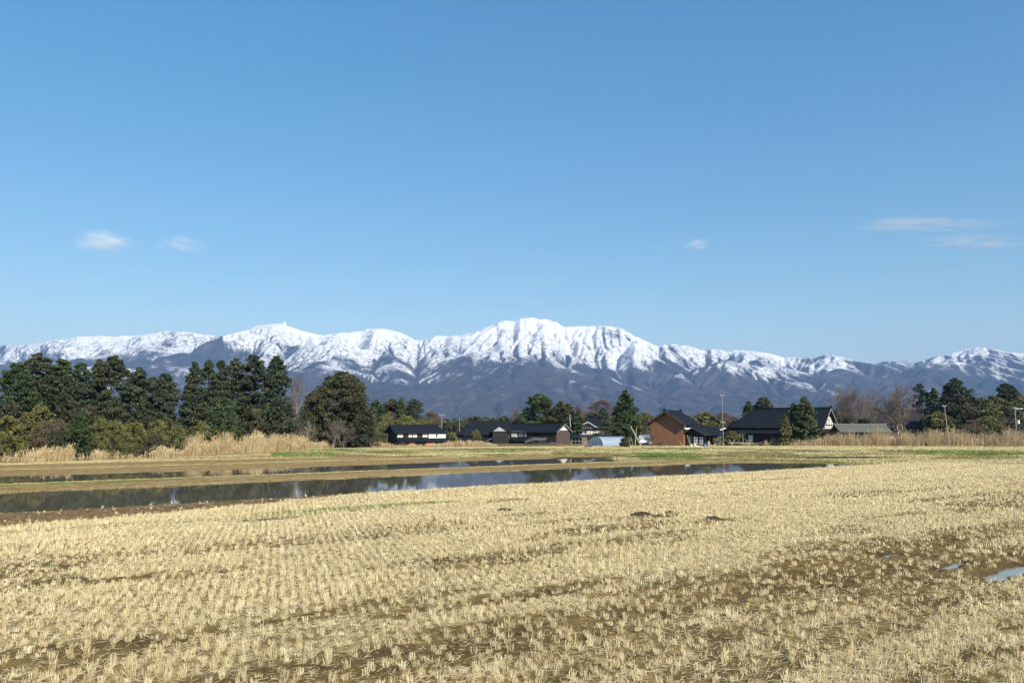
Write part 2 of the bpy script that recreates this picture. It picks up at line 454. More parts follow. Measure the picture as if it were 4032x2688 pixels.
# ------------------------------------------------------------------ blades (stubble, grass, reeds)
rng = np.random.default_rng(7)
def blades(P, H, W, lean, yaw, tone, tip=.5):
    """upright tapered quads. P(n,3) base, H height, W width, lean (n,2) top offset"""
    n = len(P)
    dx = np.cos(yaw) * W * .5; dy = np.sin(yaw) * W * .5
    top = P.copy(); top[:, 0] += lean[:, 0]; top[:, 1] += lean[:, 1]; top[:, 2] += H
    V = np.empty((n, 4, 3))
    V[:, 0] = P; V[:, 0, 0] -= dx; V[:, 0, 1] -= dy
    V[:, 1] = P; V[:, 1, 0] += dx; V[:, 1, 1] += dy
    V[:, 2] = top; V[:, 2, 0] += dx * tip; V[:, 2, 1] += dy * tip
    V[:, 3] = top; V[:, 3, 0] -= dx * tip; V[:, 3, 1] -= dy * tip
    return V.reshape(-1, 3), np.arange(n * 4).reshape(n, 4), np.repeat(tone, 4)

def add_stuff(name, parts, mat, label, cat):
    V = np.concatenate([p[0] for p in parts]); T = np.concatenate([p[2] for p in parts])
    off = 0; Fs = []
    for p in parts:
        Fs.append(p[1] + off); off += len(p[0])
    o = link(name, np_mesh(name, V, np.concatenate(Fs), False, {'tone': ('FLOAT', T)}), mat)
    return tag(o, label, cat, kind='stuff')

# stubble grid: rows along u
su, sv = .30, .215
iu, iv = np.meshgrid(np.arange(-90, 480), np.arange(-45, 252))
U = iu * su + iv * .078 + .0; Vv = iv * sv
U = (U + rng.normal(0, .044, U.shape)).ravel(); Vv = (Vv + rng.normal(0, .034, Vv.shape)).ravel()
X, Y = xy(U, Vv)
keep = (Y > 13) & (np.abs(X) < Y * .72 + 6) & (Vv < 53.6)
X, Y, U, Vv = X[keep], Y[keep], U[keep], Vv[keep]
bare = bare_mask(X, Y); pm = np.maximum(np.maximum(puddle_mask(X, Y), puddle_mask(X * 1.02, Y + .45)), puddle_mask(X * 1.04, Y + .9))
trk = np.exp(-((Vv - 44.2 + (vn(U * .3, U * 0, 77) - .5) * .5) / .22) ** 2) * sstep(40, 60, U) + np.exp(-((Vv - 41.5) / .3) ** 2) * sstep(5, 12, U) * sstep(48, 30, U) * .6
keep = (rng.random(len(X)) > np.clip(bare * .70 + .03, 0, .93)) & (rng.random(len(X)) > bare_mask(X, Y, True) * .93) & (pm < -.03) & (rng.random(len(X)) > trk * .9)
X, Y, U, Vv, bare = X[keep], Y[keep], U[keep], Vv[keep], bare[keep]
Z = ground_z(X, Y)
D = np.hypot(X, Y)
parts = []
lines = fbm(U / 14, Vv / .9, 101, 3)
hmul = (.55 + .6 * fbm(X * .25, Y * .25, 111, 3)) * rng.uniform(.60, 1.15, len(X))
for d0, d1, ns, wd in ((0, 24, 38, .0072), (24, 36, 24, .0105), (36, 55, 12, .018), (55, 130, 8, .028)):
    s = (D >= d0) & (D < d1); n = s.sum()
    if not n: continue
    c = np.stack([X[s], Y[s], Z[s] - .01], -1)
    full = np.repeat(rng.uniform(.5, 1.0, n), ns)
    P = np.repeat(c, ns, 0); k = len(P)
    keepst = rng.random(k) < full
    r_ = np.sqrt(rng.random(k)) * .072; a_ = rng.random(k) * 2 * PI
    P[:, 0] += r_ * np.cos(a_); P[:, 1] += r_ * np.sin(a_)
    Hh = rng.uniform(.09, .205, k) * np.repeat(hmul[s], ns) * np.where(rng.random(k) < .08, 1.3, 1)
    th = np.repeat(rng.normal(0, .10, (n, 2)), ns, 0)
    lean = th * Hh[:, None] + np.stack([np.cos(a_), np.sin(a_)], -1) * (r_ * .28)[:, None] + rng.normal(0, .016, (k, 2))
    fall = rng.random(k) < .12
    lean[fall] += rng.normal(0, .12, (fall.sum(), 2)); Hh[fall] *= .5
    tone = np.clip(np.repeat(rng.uniform(.0, .9, n), ns) + rng.normal(0, .26, k), 0, 1)
    parts.append(tuple(x for x in blades(P[keepst], Hh[keepst], rng.uniform(.7, 1.3, keepst.sum()) * wd, lean[keepst], rng.normal(0, .8, keepst.sum()), tone[keepst], .8)))
add_stuff('rice_stubble', parts, M['straw'], 'pale cut rice stubble standing in rows across the near field', 'stubble')

# straw lying on the soil, denser along the harvest lines
def flat_straw(n, gen, lmin, lmax, wd, zoff=.015):
    x, y = gen(n); u, v = uv(x, y)
    z = ground_z(x, y) + rng.random(len(x)) * .035 + zoff
    ang = rng.normal(math.atan2(UY, UX), .75, len(x)); ln = rng.uniform(lmin, lmax, len(x)); d = np.hypot(x, y)
    wv = wd * np.clip(d / 20, 1, 4)
    dx, dy = np.cos(ang) * ln / 2, np.sin(ang) * ln / 2
    ox, oy = -np.sin(ang) * wv / 2, np.cos(ang) * wv / 2
    tz = rng.normal(0, .02, len(x))
    V = np.stack([np.stack([x - dx - ox, y - dy - oy, z - tz], -1), np.stack([x + dx - ox, y + dy - oy, z + tz], -1),
                  np.stack([x + dx + ox, y + dy + oy, z + tz + wv * .5], -1), np.stack([x - dx + ox, y - dy + oy, z - tz + wv * .5], -1)], 1)
    return V.reshape(-1, 3), np.arange(len(x) * 4).reshape(-1, 4), np.repeat(np.clip(rng.normal(.5, .28, len(x)), 0, 1), 4)
def gen_near(n):
    y = 13 + (rng.random(n) ** 1.3) * 95; x = (rng.random(n) * 2 - 1) * (y * .70 + 5)
    u, v = uv(x, y)
    ln_ = sstep(.52, .62, ridged(u / 30, v / 1.25, 131, 2))
    p = (1 - bare_mask(x, y)) * (.35 + .65 * ln_) + .05
    k = (v < 53.4) & (rng.random(n) < p) & (puddle_mask(x, y) < -.03)
    return x[k], y[k]
add_stuff('fallen_straw', [flat_straw(440000, gen_near, .04, .19, .0062)], M['litter'], 'loose pale straw scattered flat between the cut rice rows', 'straw')

# low grass along bunds and tracks
def tufts(x, y, h0, h1, wd, per=5, spread=.12, tone=(.1, .95)):
    n = len(x); z = ground_z(x, y) - .01
    c = np.repeat(np.stack([x, y, z], -1), per, 0); k = len(c)
    c[:, :2] += rng.normal(0, spread, (k, 2))
    d = np.hypot(c[:, 0], c[:, 1])
    H = rng.uniform(h0, h1, k) * np.repeat(rng.uniform(.55, 1.2, n), per)
    return blades(c, H, wd * np.clip(d / 60, .6, 3) * rng.uniform(.7, 1.3, k), rng.normal(0, .35, (k, 2)) * H[:, None], rng.normal(0, .7, k),
                  np.clip(np.repeat(rng.uniform(*tone, n), per) + rng.normal(0, .15, k), 0, 1), .25)
def strip_pts(n, u0, u1, vfun, sd_):
    u = rng.uniform(u0, u1, n); v = vfun(u) + rng.normal(0, sd_, n)
    return xy(u, v)
def vis(x, y):
    k = (y > 10) & (np.abs(x) < y * .72 + 3); return x[k], y[k]
P_ = []
for (n, u0, u1, vf, s_, h0, h1) in (
    (9500, -30, 92, lambda u: 79.3 + 0 * u + (vn(u * .3, u * 0, 77) - .5) * -.5,   .25, .03, .09),
    (2600, -30, 66, lambda u: 104.3 + 0 * u, .3, .03, .11),
    (1500, -30, 30, lambda u: interp(u, [(-40, 45.0), (3, 45.6), (10, 47), (23, 51), (30, 53)]), .25, .05, .14),
    (3200, 25, 105, lambda u: 53.3 + 0 * u, .2, .03, .10),
    (1500, -30, 92, lambda u: 70.6 + 0 * u, .2, .03, .09)):
    P_.append(tufts(*vis(*strip_pts(n, u0, u1, vf, s_)), h0, h1, .020))
add_stuff('bund_grass', P_, M['drygrass'], 'dry yellow grass lining the low banks between the flooded paddies', 'dry grass')
P_ = []
def blob_pts(n, px, py, a, b_):
    gx, gy = ground(px, py)
    u0, v0 = uv(gx, gy)
    r_ = np.sqrt(rng.random(n)); t = rng.random(n) * 2 * PI
    return xy(u0 + r_ * np.cos(t) * a, v0 + r_ * np.sin(t) * b_)
for (n, px, py, a, b_, h) in ((500, 690, 1983, 5.5, .35, .16), (90, 1512, 1934, .8, .25, .30), (150, 2050, 1900, 1.0, .25, .2), (900, 2960, 1898, 8.5, .22, .13), (1300, 1420, 2008, 6.5, .7, .17),
                          (700, 3750, 1846, 15, .25, .10), (250, 2560, 1916, 1.4, .3, .12), (220, 2360, 1935, 2.0, .25, .08), (700, 250, 2092, 5, .4, .09), (45, 188, 2242, .16, .12, .14), (900, 1150, 2035, 7, .3, .13), (350, 1000, 1912, 6, .3, .14),
                          (900, 200, 1908, 10, .5, .14), (300, 2900, 1818, 8, .6, .12), (1200, 3300, 1822, 10, 2.0, .14), (60, 1100, 2505, .35, .2, .09), (40, 890, 2470, .3, .12, .07), (40, 120, 2560, .2, .14, .08)):
    P_.append(tufts(*vis(*blob_pts(n, px, py, a, b_)), h * .4, h, .014, 6, .09, (.2, .9)))
# green banks beyond the mud
def far_pts(n, px0, px1, pyf0, pyf1):
    px = rng.uniform(px0, px1, n); t = rng.random(n); py = pyf0(px) * (1 - t) + pyf1(px) * t
    x = (px - 2016) / F_PX; yy = (1344 - py) / F_PX
    k = (0.25 - CAM_H) / (SP + yy * CP)
    return x * k, (CP - yy * SP) * k
def C(*pts): return lambda x: interp(x, pts)
gtop = C((0, 1815), (1000, 1790), (1150, 1776), (1300, 1768), (1900, 1771), (2300, 1766), (2700, 1764), (2745, 1765), (3200, 1780), (3480, 1772), (4032, 1776), (4300, 1776))
gbot = C((0, 1818), (1000, 1796), (1150, 1794), (1400, 1789), (1900, 1796), (2300, 1788), (2500, 1806), (2760, 1808), (3200, 1812), (3480, 1818), (3700, 1818), (4300, 1832))
def green_density(x, y):
    return fbm(x * .05, y * .10, 303, 3)
x, y = far_pts(60000, 1080, 4300, gtop, gbot)
X_, Y_ = x, y
pxx = 2016 + X_ / Y_ * F_PX * .997
prob = interp(pxx, [(1080, .95), (1380, .8), (1700, .45), (1790, .3), (1850, .95), (2030, .9), (2080, .12), (2450, .05), (2530, .8), (2740, .95), (2760, .15), (3200, .08), (3380, .15), (3500, .95), (4300, .95)])
k = rng.random(len(x)) < prob * sstep(.36, .54, green_density(x, y)) * .9
P_.append(tufts(x[k], y[k], .08, .26, .045, 4, .3, (.1, .95)))
add_stuff('green_grass', P_, M['grass'], 'fresh green grass in patches along the banks and tracks', 'grass')
dk = np.zeros(len(x), bool)
for (px, py, aa, bb) in [(1680, 1798, 7, 1.6), (2420, 1802, 14, 2.2), (3270, 1806, 13, 1.8)]:
    gx, gy = ground(px, py); dk |= np.hypot((x - gx) / aa, (y - gy) / bb) < 1
sp = ~k & ~dk & (fbm(x * .10, y * .25, 333, 3) > .50) & (rng.random(len(x)) < .6); xs_, ys_ = x[sp], y[sp]
kk = ~k & ~sp & ~dk & (rng.random(len(x)) < .5)
add_stuff('mixed_grass', [tufts(x[kk], y[kk], .05, .22, .045, 4, .3, (.0, .9))], M['bankgrass'], 'mottled olive and straw coloured grass between the mud and the houses', 'grass')
P_ = []
# pale straw bank in front of the houses
P_.append(tufts(xs_, ys_, .08, .24, .05, 5, .35, (.3, 1.0)))
x, y = far_pts(22000, 1180, 4300, C((1180, 1768), (1900, 1760), (2800, 1756), (3300, 1757), (4300, 1760)), C((1180, 1772), (1900, 1764), (2800, 1762), (3000, 1768), (3300, 1772), (4300, 1775)))
P_.append(tufts(x, y, .06, .22, .05, 4, .35, (.4, 1.0)))
x, y = far_pts(5000, 0, 1300, C((0, 1818), (760, 1797), (1300, 1771)), C((0, 1824), (760, 1806), (1300, 1796)))
P_.append(tufts(x, y, .03, .14, .035, 4, .3, (.1, .9)))
add_stuff('dry_grass', P_, M['drygrass'], 'straw coloured grass covering the low bank in front of the houses', 'dry grass')

# reeds
def reeds(name, n, px0, px1, basefn, topfn, dens, mat, label, depth=4.0, wd=.045):
    px = rng.uniform(px0, px1, n); k = rng.random(n) < dens(px); px = px[k]; n = len(px)
    y0 = np.array([ground(p, float(b_))[1] for p, b_ in zip(px, basefn(px))]) + rng.random(n) * depth
    x = (px - 2016) / F_PX * y0; z = ground_z(x, y0) - .02
    tp = topfn(px); ztop = at(px, tp, y0)[2]
    clump = np.clip(-.10 + 1.95 * fbm(x * .75, y0 * .5, 401, 4, .6), .15, 1.25)
    H = np.clip((ztop - z), .4, 5) * clump * rng.uniform(.45, 1.08, n)
    P = np.stack([x, y0, z], -1)
    lean = rng.normal(0, .10, (n, 2)) * H[:, None] + np.array([.05, 0]) * H[:, None]
    tone = np.clip(fbm(x * .5, y0 * .5, 411, 2) * .7 + rng.normal(.15, .22, n), 0, 1)
    a = blades(P, H, wd * rng.uniform(.6, 1.2, n), lean, rng.normal(0, .7, n), tone, .5)
    # plumes and leaves
    s = rng.random(n) < .6; m_ = s.sum()
    Pt = P[s] + np.stack([lean[s, 0], lean[s, 1], H[s]], -1)
    b2 = blades(Pt - np.array([0, 0, .12]), rng.uniform(.15, .4, m_), rng.uniform(.05, .12, m_), rng.normal(.06, .09, (m_, 2)), rng.normal(0, .7, m_), np.clip(tone[s] + .12, 0, 1), .2)
    t_ = rng.uniform(.1, .8, n)
    Pl = P + np.stack([lean[:, 0] * t_, lean[:, 1] * t_, H * t_], -1)
    c2 = blades(Pl, rng.uniform(.05, .4, n), rng.uniform(.03, .06, n), rng.normal(0, .28, (n, 2)), rng.normal(0, .9, n), np.clip(tone - .1, 0, 1), .1)
    add_stuff(name, [a, b2, c2], mat, label, 'reeds')
lb = C((0, 1822), (600, 1811), (760, 1799), (1100, 1783), (1300, 1771), (1400, 1770))
reeds('tall_reeds', 9500, 735, 1320, lb, C((735, 1735), (765, 1722), (790, 1712), (830, 1726), (900, 1720), (950, 1728), (1010, 1708), (1060, 1724), (1100, 1716), (1200, 1728), (1310, 1748)), lambda p: sstep(725, 765, p) * 1.0 * interp(p, [(0, 1), (1200, 1), (1320, .3)]), M['reed'], 'tall golden dry reeds below the grove, between the shrubs and the green bank')
reeds('low_reeds', 6500, 0, 760, lb, C((0, 1790), (120, 1775), (220, 1760), (300, 1764), (330, 1785), (400, 1765), (440, 1775), (560, 1790), (640, 1762), (700, 1760), (760, 1750)),
      lambda p: interp(p, [(0, .06), (110, .12), (150, .7), (290, .7), (310, .02), (370, .06), (385, .7), (420, .7), (440, .05), (600, .05), (630, .35), (760, .45)]), M['reed'], 'short tan reeds in clumps at the foot of the left shrubs', 2.5)
reeds('right_reeds', 21000, 3080, 4300, C((3080, 1760), (3300, 1761), (4300, 1762)), C((3080, 1745), (3130, 1735), (3230, 1718), (3300, 1708), (3420, 1698), (3500, 1700), (3560, 1704), (3700, 1702), (3740, 1696), (3850, 1712), (3930, 1700), (3975, 1690), (4010, 1716), (4300, 1720)),
      lambda p: interp(p, [(3080, .10), (3200, .3), (3500, .45), (3700, .4), (3800, .3), (3870, .2), (3960, .45), (4300, .35)]), M['reedpink'], 'dense brown reed bed across the right side in front of the tiled shed', 6.0, .05)
reeds('middle_reeds', 4600, 1400, 1960, C((1400, 1766), (1960, 1760)), C((1400, 1745), (1480, 1738), (1560, 1750), (1600, 1757), (1700, 1756), (1780, 1738), (1850, 1735), (1900, 1740), (1960, 1750)),
      lambda p: interp(p, [(1400, .8), (1510, .8), (1560, .2), (1700, .15), (1770, .6), (1930, .7), (1960, .2)]), M['reed'], 'thin golden reeds in front of the two black roofed houses at left centre', 3.0)
reeds('stalk_clump', 240, 3000, 3072, C((3000, 1758), (3072, 1757)), C((3000, 1728), (3010, 1724), (3016, 1745), (3024, 1740), (3032, 1708), (3042, 1716), (3052, 1735), (3058, 1712), (3072, 1738)),
      lambda p: .9 + 0 * p, M['tan'] if False else M['reedpink'], 'clump of tall dead stalks before the big farmhouse', 1.5, .10)

# ------------------------------------------------------------------ trees
def quads_leaf(C_, size, nrm_bias, asp, rg):
    n = len(C_)
    a = rg.normal(0, 1, (n, 3)); a /= np.linalg.norm(a, axis=1)[:, None]
    b_ = rg.normal(0, 1, (n, 3)) + nrm_bias
    b_ = np.cross(a, b_); b_ /= (np.linalg.norm(b_, axis=1)[:, None] + 1e-9)
    s = size * rg.uniform(.55, 1.35, n)
    a *= s[:, None] * .5; b_ *= (s * asp)[:, None] * .5
    V = np.stack([C_ - a, C_ + b_ * .9 - a * .1, C_ + a, C_ - b_], 1)
    return V.reshape(-1, 3), np.arange(n * 4).reshape(n, 4)

PROF = {
    'pine': [(0, .75), (.15, .9), (.35, 1.0), (.6, .95), (.8, .78), (.93, .5), (1, .2)],
    'cone': [(0, .8), (.12, 1), (.35, .86), (.6, .6), (.8, .36), (.93, .17), (1, .04)],
    'dome': [(0, .75), (.15, .95), (.4, 1), (.65, .9), (.82, .68), (.94, .38), (1, .12)],
    'spire': [(0, .85), (.2, .9), (.4, 1), (.55, .75), (.7, .62), (.85, .42), (.95, .25), (1, .08)],
    'bush': [(0, .9), (.3, 1), (.6, .9), (.85, .6), (1, .25)],
}
def crown_mesh(seed, h0, h1, rad, prof, nblob, bsize, nleaf, leaf, flat=.55, asp=.55, depthk=.8):
    rg = np.random.default_rng(seed)
    t = rg.random(nblob) ** .85; t[:3] = [.985, .94, .9]
    ang = rg.random(nblob) * 2 * PI
    pr = np.interp(t, [p[0] for p in PROF[prof]], [p[1] for p in PROF[prof]])
    lob = .70 + .62 * vn(ang * 1.3 + seed, t * 8.5, seed % 97)
    rad_t = np.clip(pr * rad * lob - bsize * .18, 0, None)
    rho = np.sqrt(rg.uniform(.10, 1, nblob)) * rad_t; rho[:2] *= .3
    bx, by, bz = rho * np.cos(ang), rho * np.sin(ang) * depthk, h0 + t * (h1 - h0) - bsize * .25
    bz += -.15 * rho * .6
    bs = np.clip(1.25 - (t - .72) * 2.6, .42, 1) * bsize * rg.uniform(.55, 1.25, nblob) * (.65 + .35 * np.minimum(pr * 1.3, 1))
    k = rg.integers(0, nblob, nleaf); 
    d = rg.normal(0, 1, (nleaf, 3)); d /= np.linalg.norm(d, axis=1)[:, None]
    rr_ = rg.random(nleaf) ** .5 * np.where(rg.random(nleaf) < .12, 1.45, 1)
    Cc = np.stack([bx[k], by[k], bz[k]], -1) + d * (rr_ * bs[k])[:, None] * np.array([1, 1, flat])
    Cc[:, 2] = np.maximum(Cc[:, 2], .05)
    V, Fq = quads_leaf(Cc, leaf, np.array([0, 0, 1.2]), asp, rg)
    tone = np.clip(rg.uniform(.05, .8, nblob)[k] + rg.normal(0, .2, nleaf), 0, 1)
    return V, Fq, np.repeat(tone, 4), np.stack([bx, by, bz], -1)

def tree(name, px, py_top, py_cb, wpx, D, prof, mat, label, cat='tree', group=None, nleaf=6000, leaf=.42, bs=None, nb=None, flat=.5, asp=.6, seed=None, bark='bark', trunk=True, lean=0.0, zb=None):
    if D > 200: wpx *= (1.12 if prof in ('pine', 'spire', 'cone') else 1.28); nleaf = int(nleaf * 1.6)
    s = D / F_PX
    x = xat(px, D); zt = zat(py_top, D); zc = max(zat(py_cb, D), .15)
    z0 = float(ground_z(np.array([x]), np.array([D]))[0]) if zb is None else zb
    rad = wpx * s / 2; lf0 = leaf; leaf = max(leaf, .0026 * D) if asp > .3 else leaf; nleaf = int(nleaf * (1.25 if leaf > lf0 else 1.0))
    seed = seed if seed is not None else int(px * 7 + py_top)
    bs = bs or max(.28 * rad + .25, .35)
    nb = nb or int(np.clip(2.3 * (zt - zc) * rad / (bs * bs * .55), 18, 220))
    V, Fq, tone, B = crown_mesh(seed, zc - z0, zt - z0, rad, prof, nb, bs, nleaf, leaf, flat, asp)
    if lean:
        V[:, 0] += lean * (V[:, 2] / (zt - z0)) ** 2
    root = empty(name, (x, D, z0 - .03), 0, label=label, cat=cat, group=group)
    link('crown', np_mesh('crown', V, Fq, False, {'tone': ('FLOAT', tone)}), M[mat], root)
    if trunk:
        mb = MB(); rg = random.Random(seed)
        H = zt - z0; r0 = max(.06, H * .020)
        pts = [(0, 0, 0)]
        for i in range(1, 6):
            pts.append((rg.uniform(-.02, .02) * H + lean * (i / 5.5) ** 2, rg.uniform(-.02, .02) * H, H * i / 5.5))
        for i in range(5): mb.bar(pts[i], pts[i + 1], r0 * (1 - i / 5.6), r0 * (1 - (i + 1) / 5.6), 7)
        for j in range(0, len(B), max(1, len(B) // 28)):
            bx, by, bz = B[j]; z_ = max(bz - .25 * math.hypot(bx, by), .1)
            i = min(int(z_ / H * 5.5), 4); f_ = z_ / H * 5.5 - i
            p0 = tuple(pts[i][c] * (1 - f_) + pts[i + 1][c] * f_ for c in range(3))
            mb.bar(p0, (bx + lean * (bz / H) ** 2, by, bz), r0 * .32 * (1 - z_ / H * .5), r0 * .08, 4)
        mb.build('trunk', M[bark], root)
    return root

# bare deciduous tree
def segs_mesh(S, E, r0, r1, sides=3):
    n = len(S); d = E - S; ln = np.linalg.norm(d, axis=1)[:, None] + 1e-9; d = d / ln
    ref = np.where(np.abs(d[:, 2:3]) < .9, np.array([[0, 0, 1.]]), np.array([[1., 0, 0]]))
    p = np.cross(d, ref); p /= np.linalg.norm(p, axis=1)[:, None]; q_ = np.cross(d, p)
    V = np.empty((n, 2 * sides, 3))
    for i in range(sides):
        t = 2 * PI * i / sides; o = math.cos(t) * p + math.sin(t) * q_
        V[:, i] = S + o * r0[:, None]; V[:, sides + i] = E + o * r1[:, None]
    base = (np.arange(n) * 2 * sides)[:, None]
    Fq = np.concatenate([base + np.array([[i, (i + 1) % sides, sides + (i + 1) % sides, sides + i]]) for i in range(sides)])
    return V.reshape(-1, 3), Fq

def bare_tree(name, px, py_top, wpx, D, label, mat='twig', bark='barkpale', stems=3, seed=1, spread=.55, group=None, levels=(6, 5, 5, 5), cat='bare tree', tr=.020, twr=.018, up=.35, squash=1.0):
    rg = np.random.default_rng(seed)
    x = xat(px, D); zt = zat(py_top, D); z0 = float(ground_z(np.array([x]), np.array([D]))[0])
    H = zt - z0; rad = wpx * D / F_PX / 2
    S = np.zeros((stems, 3)); S[:, :2] = rg.normal(0, .12, (stems, 2))
    d = rg.normal(0, spread * .5, (stems, 3)); d[:, 2] = 1; d /= np.linalg.norm(d, axis=1)[:, None]
    Ln = np.full(stems, .42) * rg.uniform(.85, 1.15, stems); r_ = np.full(stems, tr * (1.0 if stems < 3 else .75))
    allseg = []; 
    for lv in range(len(levels) + 1):
        E = S + d * Ln[:, None]
        allseg.append((S, E, r_, r_ * .6))
        if lv == len(levels): break
        k = levels[lv]; n = len(S)
        t = rg.uniform(.35 if lv == 0 else .2, 1.0, (n, k)); t[:, 0] = 1.0
        S2 = (S[:, None] + (E - S)[:, None] * t[..., None]).reshape(-1, 3)
        nd = d[:, None] * 1.0 + rg.normal(0, spread, (n, k, 3)) + np.array([0, 0, up]); nd = nd.reshape(-1, 3)
        nd /= np.linalg.norm(nd, axis=1)[:, None]
        Ln = (np.repeat(Ln, k) * rg.uniform(.45, .78, n * k)); r_ = np.repeat(r_, k) * rg.uniform(.42, .6, n * k)
        S, d = S2, nd
    allE = np.concatenate([s[1] for s in allseg])
    zmax = np.percentile(allE[:, 2], 99.5); rmax = np.percentile(np.abs(allE[:, 0]), 98)
    kz = H / zmax; kx = rad / rmax
    root = empty(name, (x, D, z0 - .05), 0, label=label, cat=cat, group=group)
    def mk(nm, lvls, mt):
        Vs, Fs, Ts, off = [], [], [], 0
        for lv in lvls:
            s, e, a, b_ = allseg[lv]
            sc = np.array([kx, kx * .9, kz])
            aa = np.maximum(a * H, twr); bb = np.maximum(b_ * H, twr * .8)
            V, Fq = segs_mesh(s * sc, e * sc, aa, bb, 5 if lv < 2 else 3)
            Vs.append(V); Fs.append(Fq + off); off += len(V); Ts.append(np.repeat(rg.random(len(s)), len(V) // len(s)))
        link(nm, np_mesh(nm, np.concatenate(Vs), np.concatenate(Fs), False, {'tone': ('FLOAT', np.concatenate(Ts))}), M[mt], root)
    mk('trunk', (0, 1, 2) if len(levels) > 3 else (0, 1), bark); mk('crown', range(3 if len(levels) > 3 else 2, len(levels) + 1), mat)
    return root

G = 'evergreens of the left grove'
for (nm, px, pt, pc, wp, D, pf, mt, lb_, nl) in [
    ('pine_tree', 55, 1424, 1700, 130, 138, 'pine', 'cedar', 'first pine at the left edge of the photo, lighter green with a leaning top', 6500),
    ('pine_tree', 132, 1387, 1690, 125, 145, 'pine', 'pine', 'tallest brown-topped pine near the left edge of the grove', 8500),
    ('pine_tree', 229, 1408, 1700, 125, 146, 'dome', 'cedar', 'round green tree just right of the tallest brown-topped pine', 8000),
    ('pine_tree', 303, 1424, 1700, 105, 143, 'dome', 'pineblue', 'bluish dark tree between the round green tree and the narrow grove tree', 7000),
    ('pine_tree', 375, 1410, 1720, 75, 148, 'spire', 'pine', 'narrow tree leaning on the brown crowned pine in the left grove', 5500),
    ('pine_tree', 436, 1396, 1700, 110, 147, 'pine', 'pine', 'tall brown crowned pine at the middle of the left half of the grove', 8500),
    ('pine_tree', 535, 1441, 1720, 135, 141, 'spire', 'pineblue', 'layered dark tree with pointed top right of the brown crowned pine', 9000),
    ('pine_tree', 590, 1478, 1720, 70, 144, 'dome', 'cedar', 'shorter layered tree filling the row before the grove gap', 6000),
    ('pine_tree', 640, 1467, 1725, 76, 140, 'pine', 'pineblue', 'flat topped tree on the left side of the gap in the grove', 7500),
    ('pine_tree', 756, 1422, 1690, 68, 145, 'spire', 'pineblue', 'slim spire tree standing on the right side of the gap in the grove', 6000),
    ('pine_tree', 812, 1415, 1700, 75, 150, 'spire', 'pine', 'pointed tree second to the right of the gap in the grove', 6000),
    ('pine_tree', 862, 1412, 1700, 75, 146, 'spire', 'pineblue', 'pointed tree third to the right of the gap in the grove', 6000),
    ('pine_tree', 918, 1408, 1700, 75, 149, 'pine', 'pine', 'bushy tree with a narrow top left of the highest right-hand pine', 6000),
    ('pine_tree', 987, 1394, 1710, 105, 145, 'pine', 'pineblue', 'highest pine in the right half of the grove', 9000),
    ('pine_tree', 1080, 1398, 1700, 110, 147, 'spire', 'pineblue', 'last tall dark tree at the right end of the grove, with open branches', 8500)]:
    tree(nm, px, pt, pc + 20, wp * 1.45, D + (8 if px > 900 else 0), pf, mt, lb_, group=G, nleaf=int(nl * 3.0), leaf=.31, bs=.92, flat=.5)
# trees filling the lower grove
for (px, pt, wp, D, mt, lb_) in [
    (30, 1570, 120, 133, 'darkbush', 'low dark tree at the left edge under the first pine'),
    (150, 1585, 130, 134, 'olive', 'low olive tree under the tallest brown-topped pine'),
    (262, 1560, 120, 136, 'darkbush', 'low brownish tree under the round green tree'),
    (345, 1590, 100, 135, 'broad', 'low dark tree under the narrow grove tree'),
    (450, 1575, 130, 138, 'broad', 'low dark tree under the brown crowned pine'),
    (560, 1600, 130, 134, 'darkbush', 'low dark tree under the layered pointed tree'),
    (650, 1630, 80, 134, 'broad', 'low dark tree under the flat topped tree'),
    (800, 1580, 90, 139, 'broad', 'low dark tree right of the grove gap'),
    (880, 1560, 130, 140, 'cedar', 'low green tree under the two pointed trees'),
    (985, 1590, 140, 138, 'broad', 'low dark tree under the highest right-hand pine'),
    (1075, 1575, 130, 141, 'pine', 'low dark tree under the last tall tree of the grove')]:
    tree('evergreen_tree', px, pt, 1760, wp, D + (12 if px > 900 else 0), 'dome', mt, lb_, group='understorey trees of the left grove', nleaf=4800, leaf=.40, bs=.9, flat=.6)
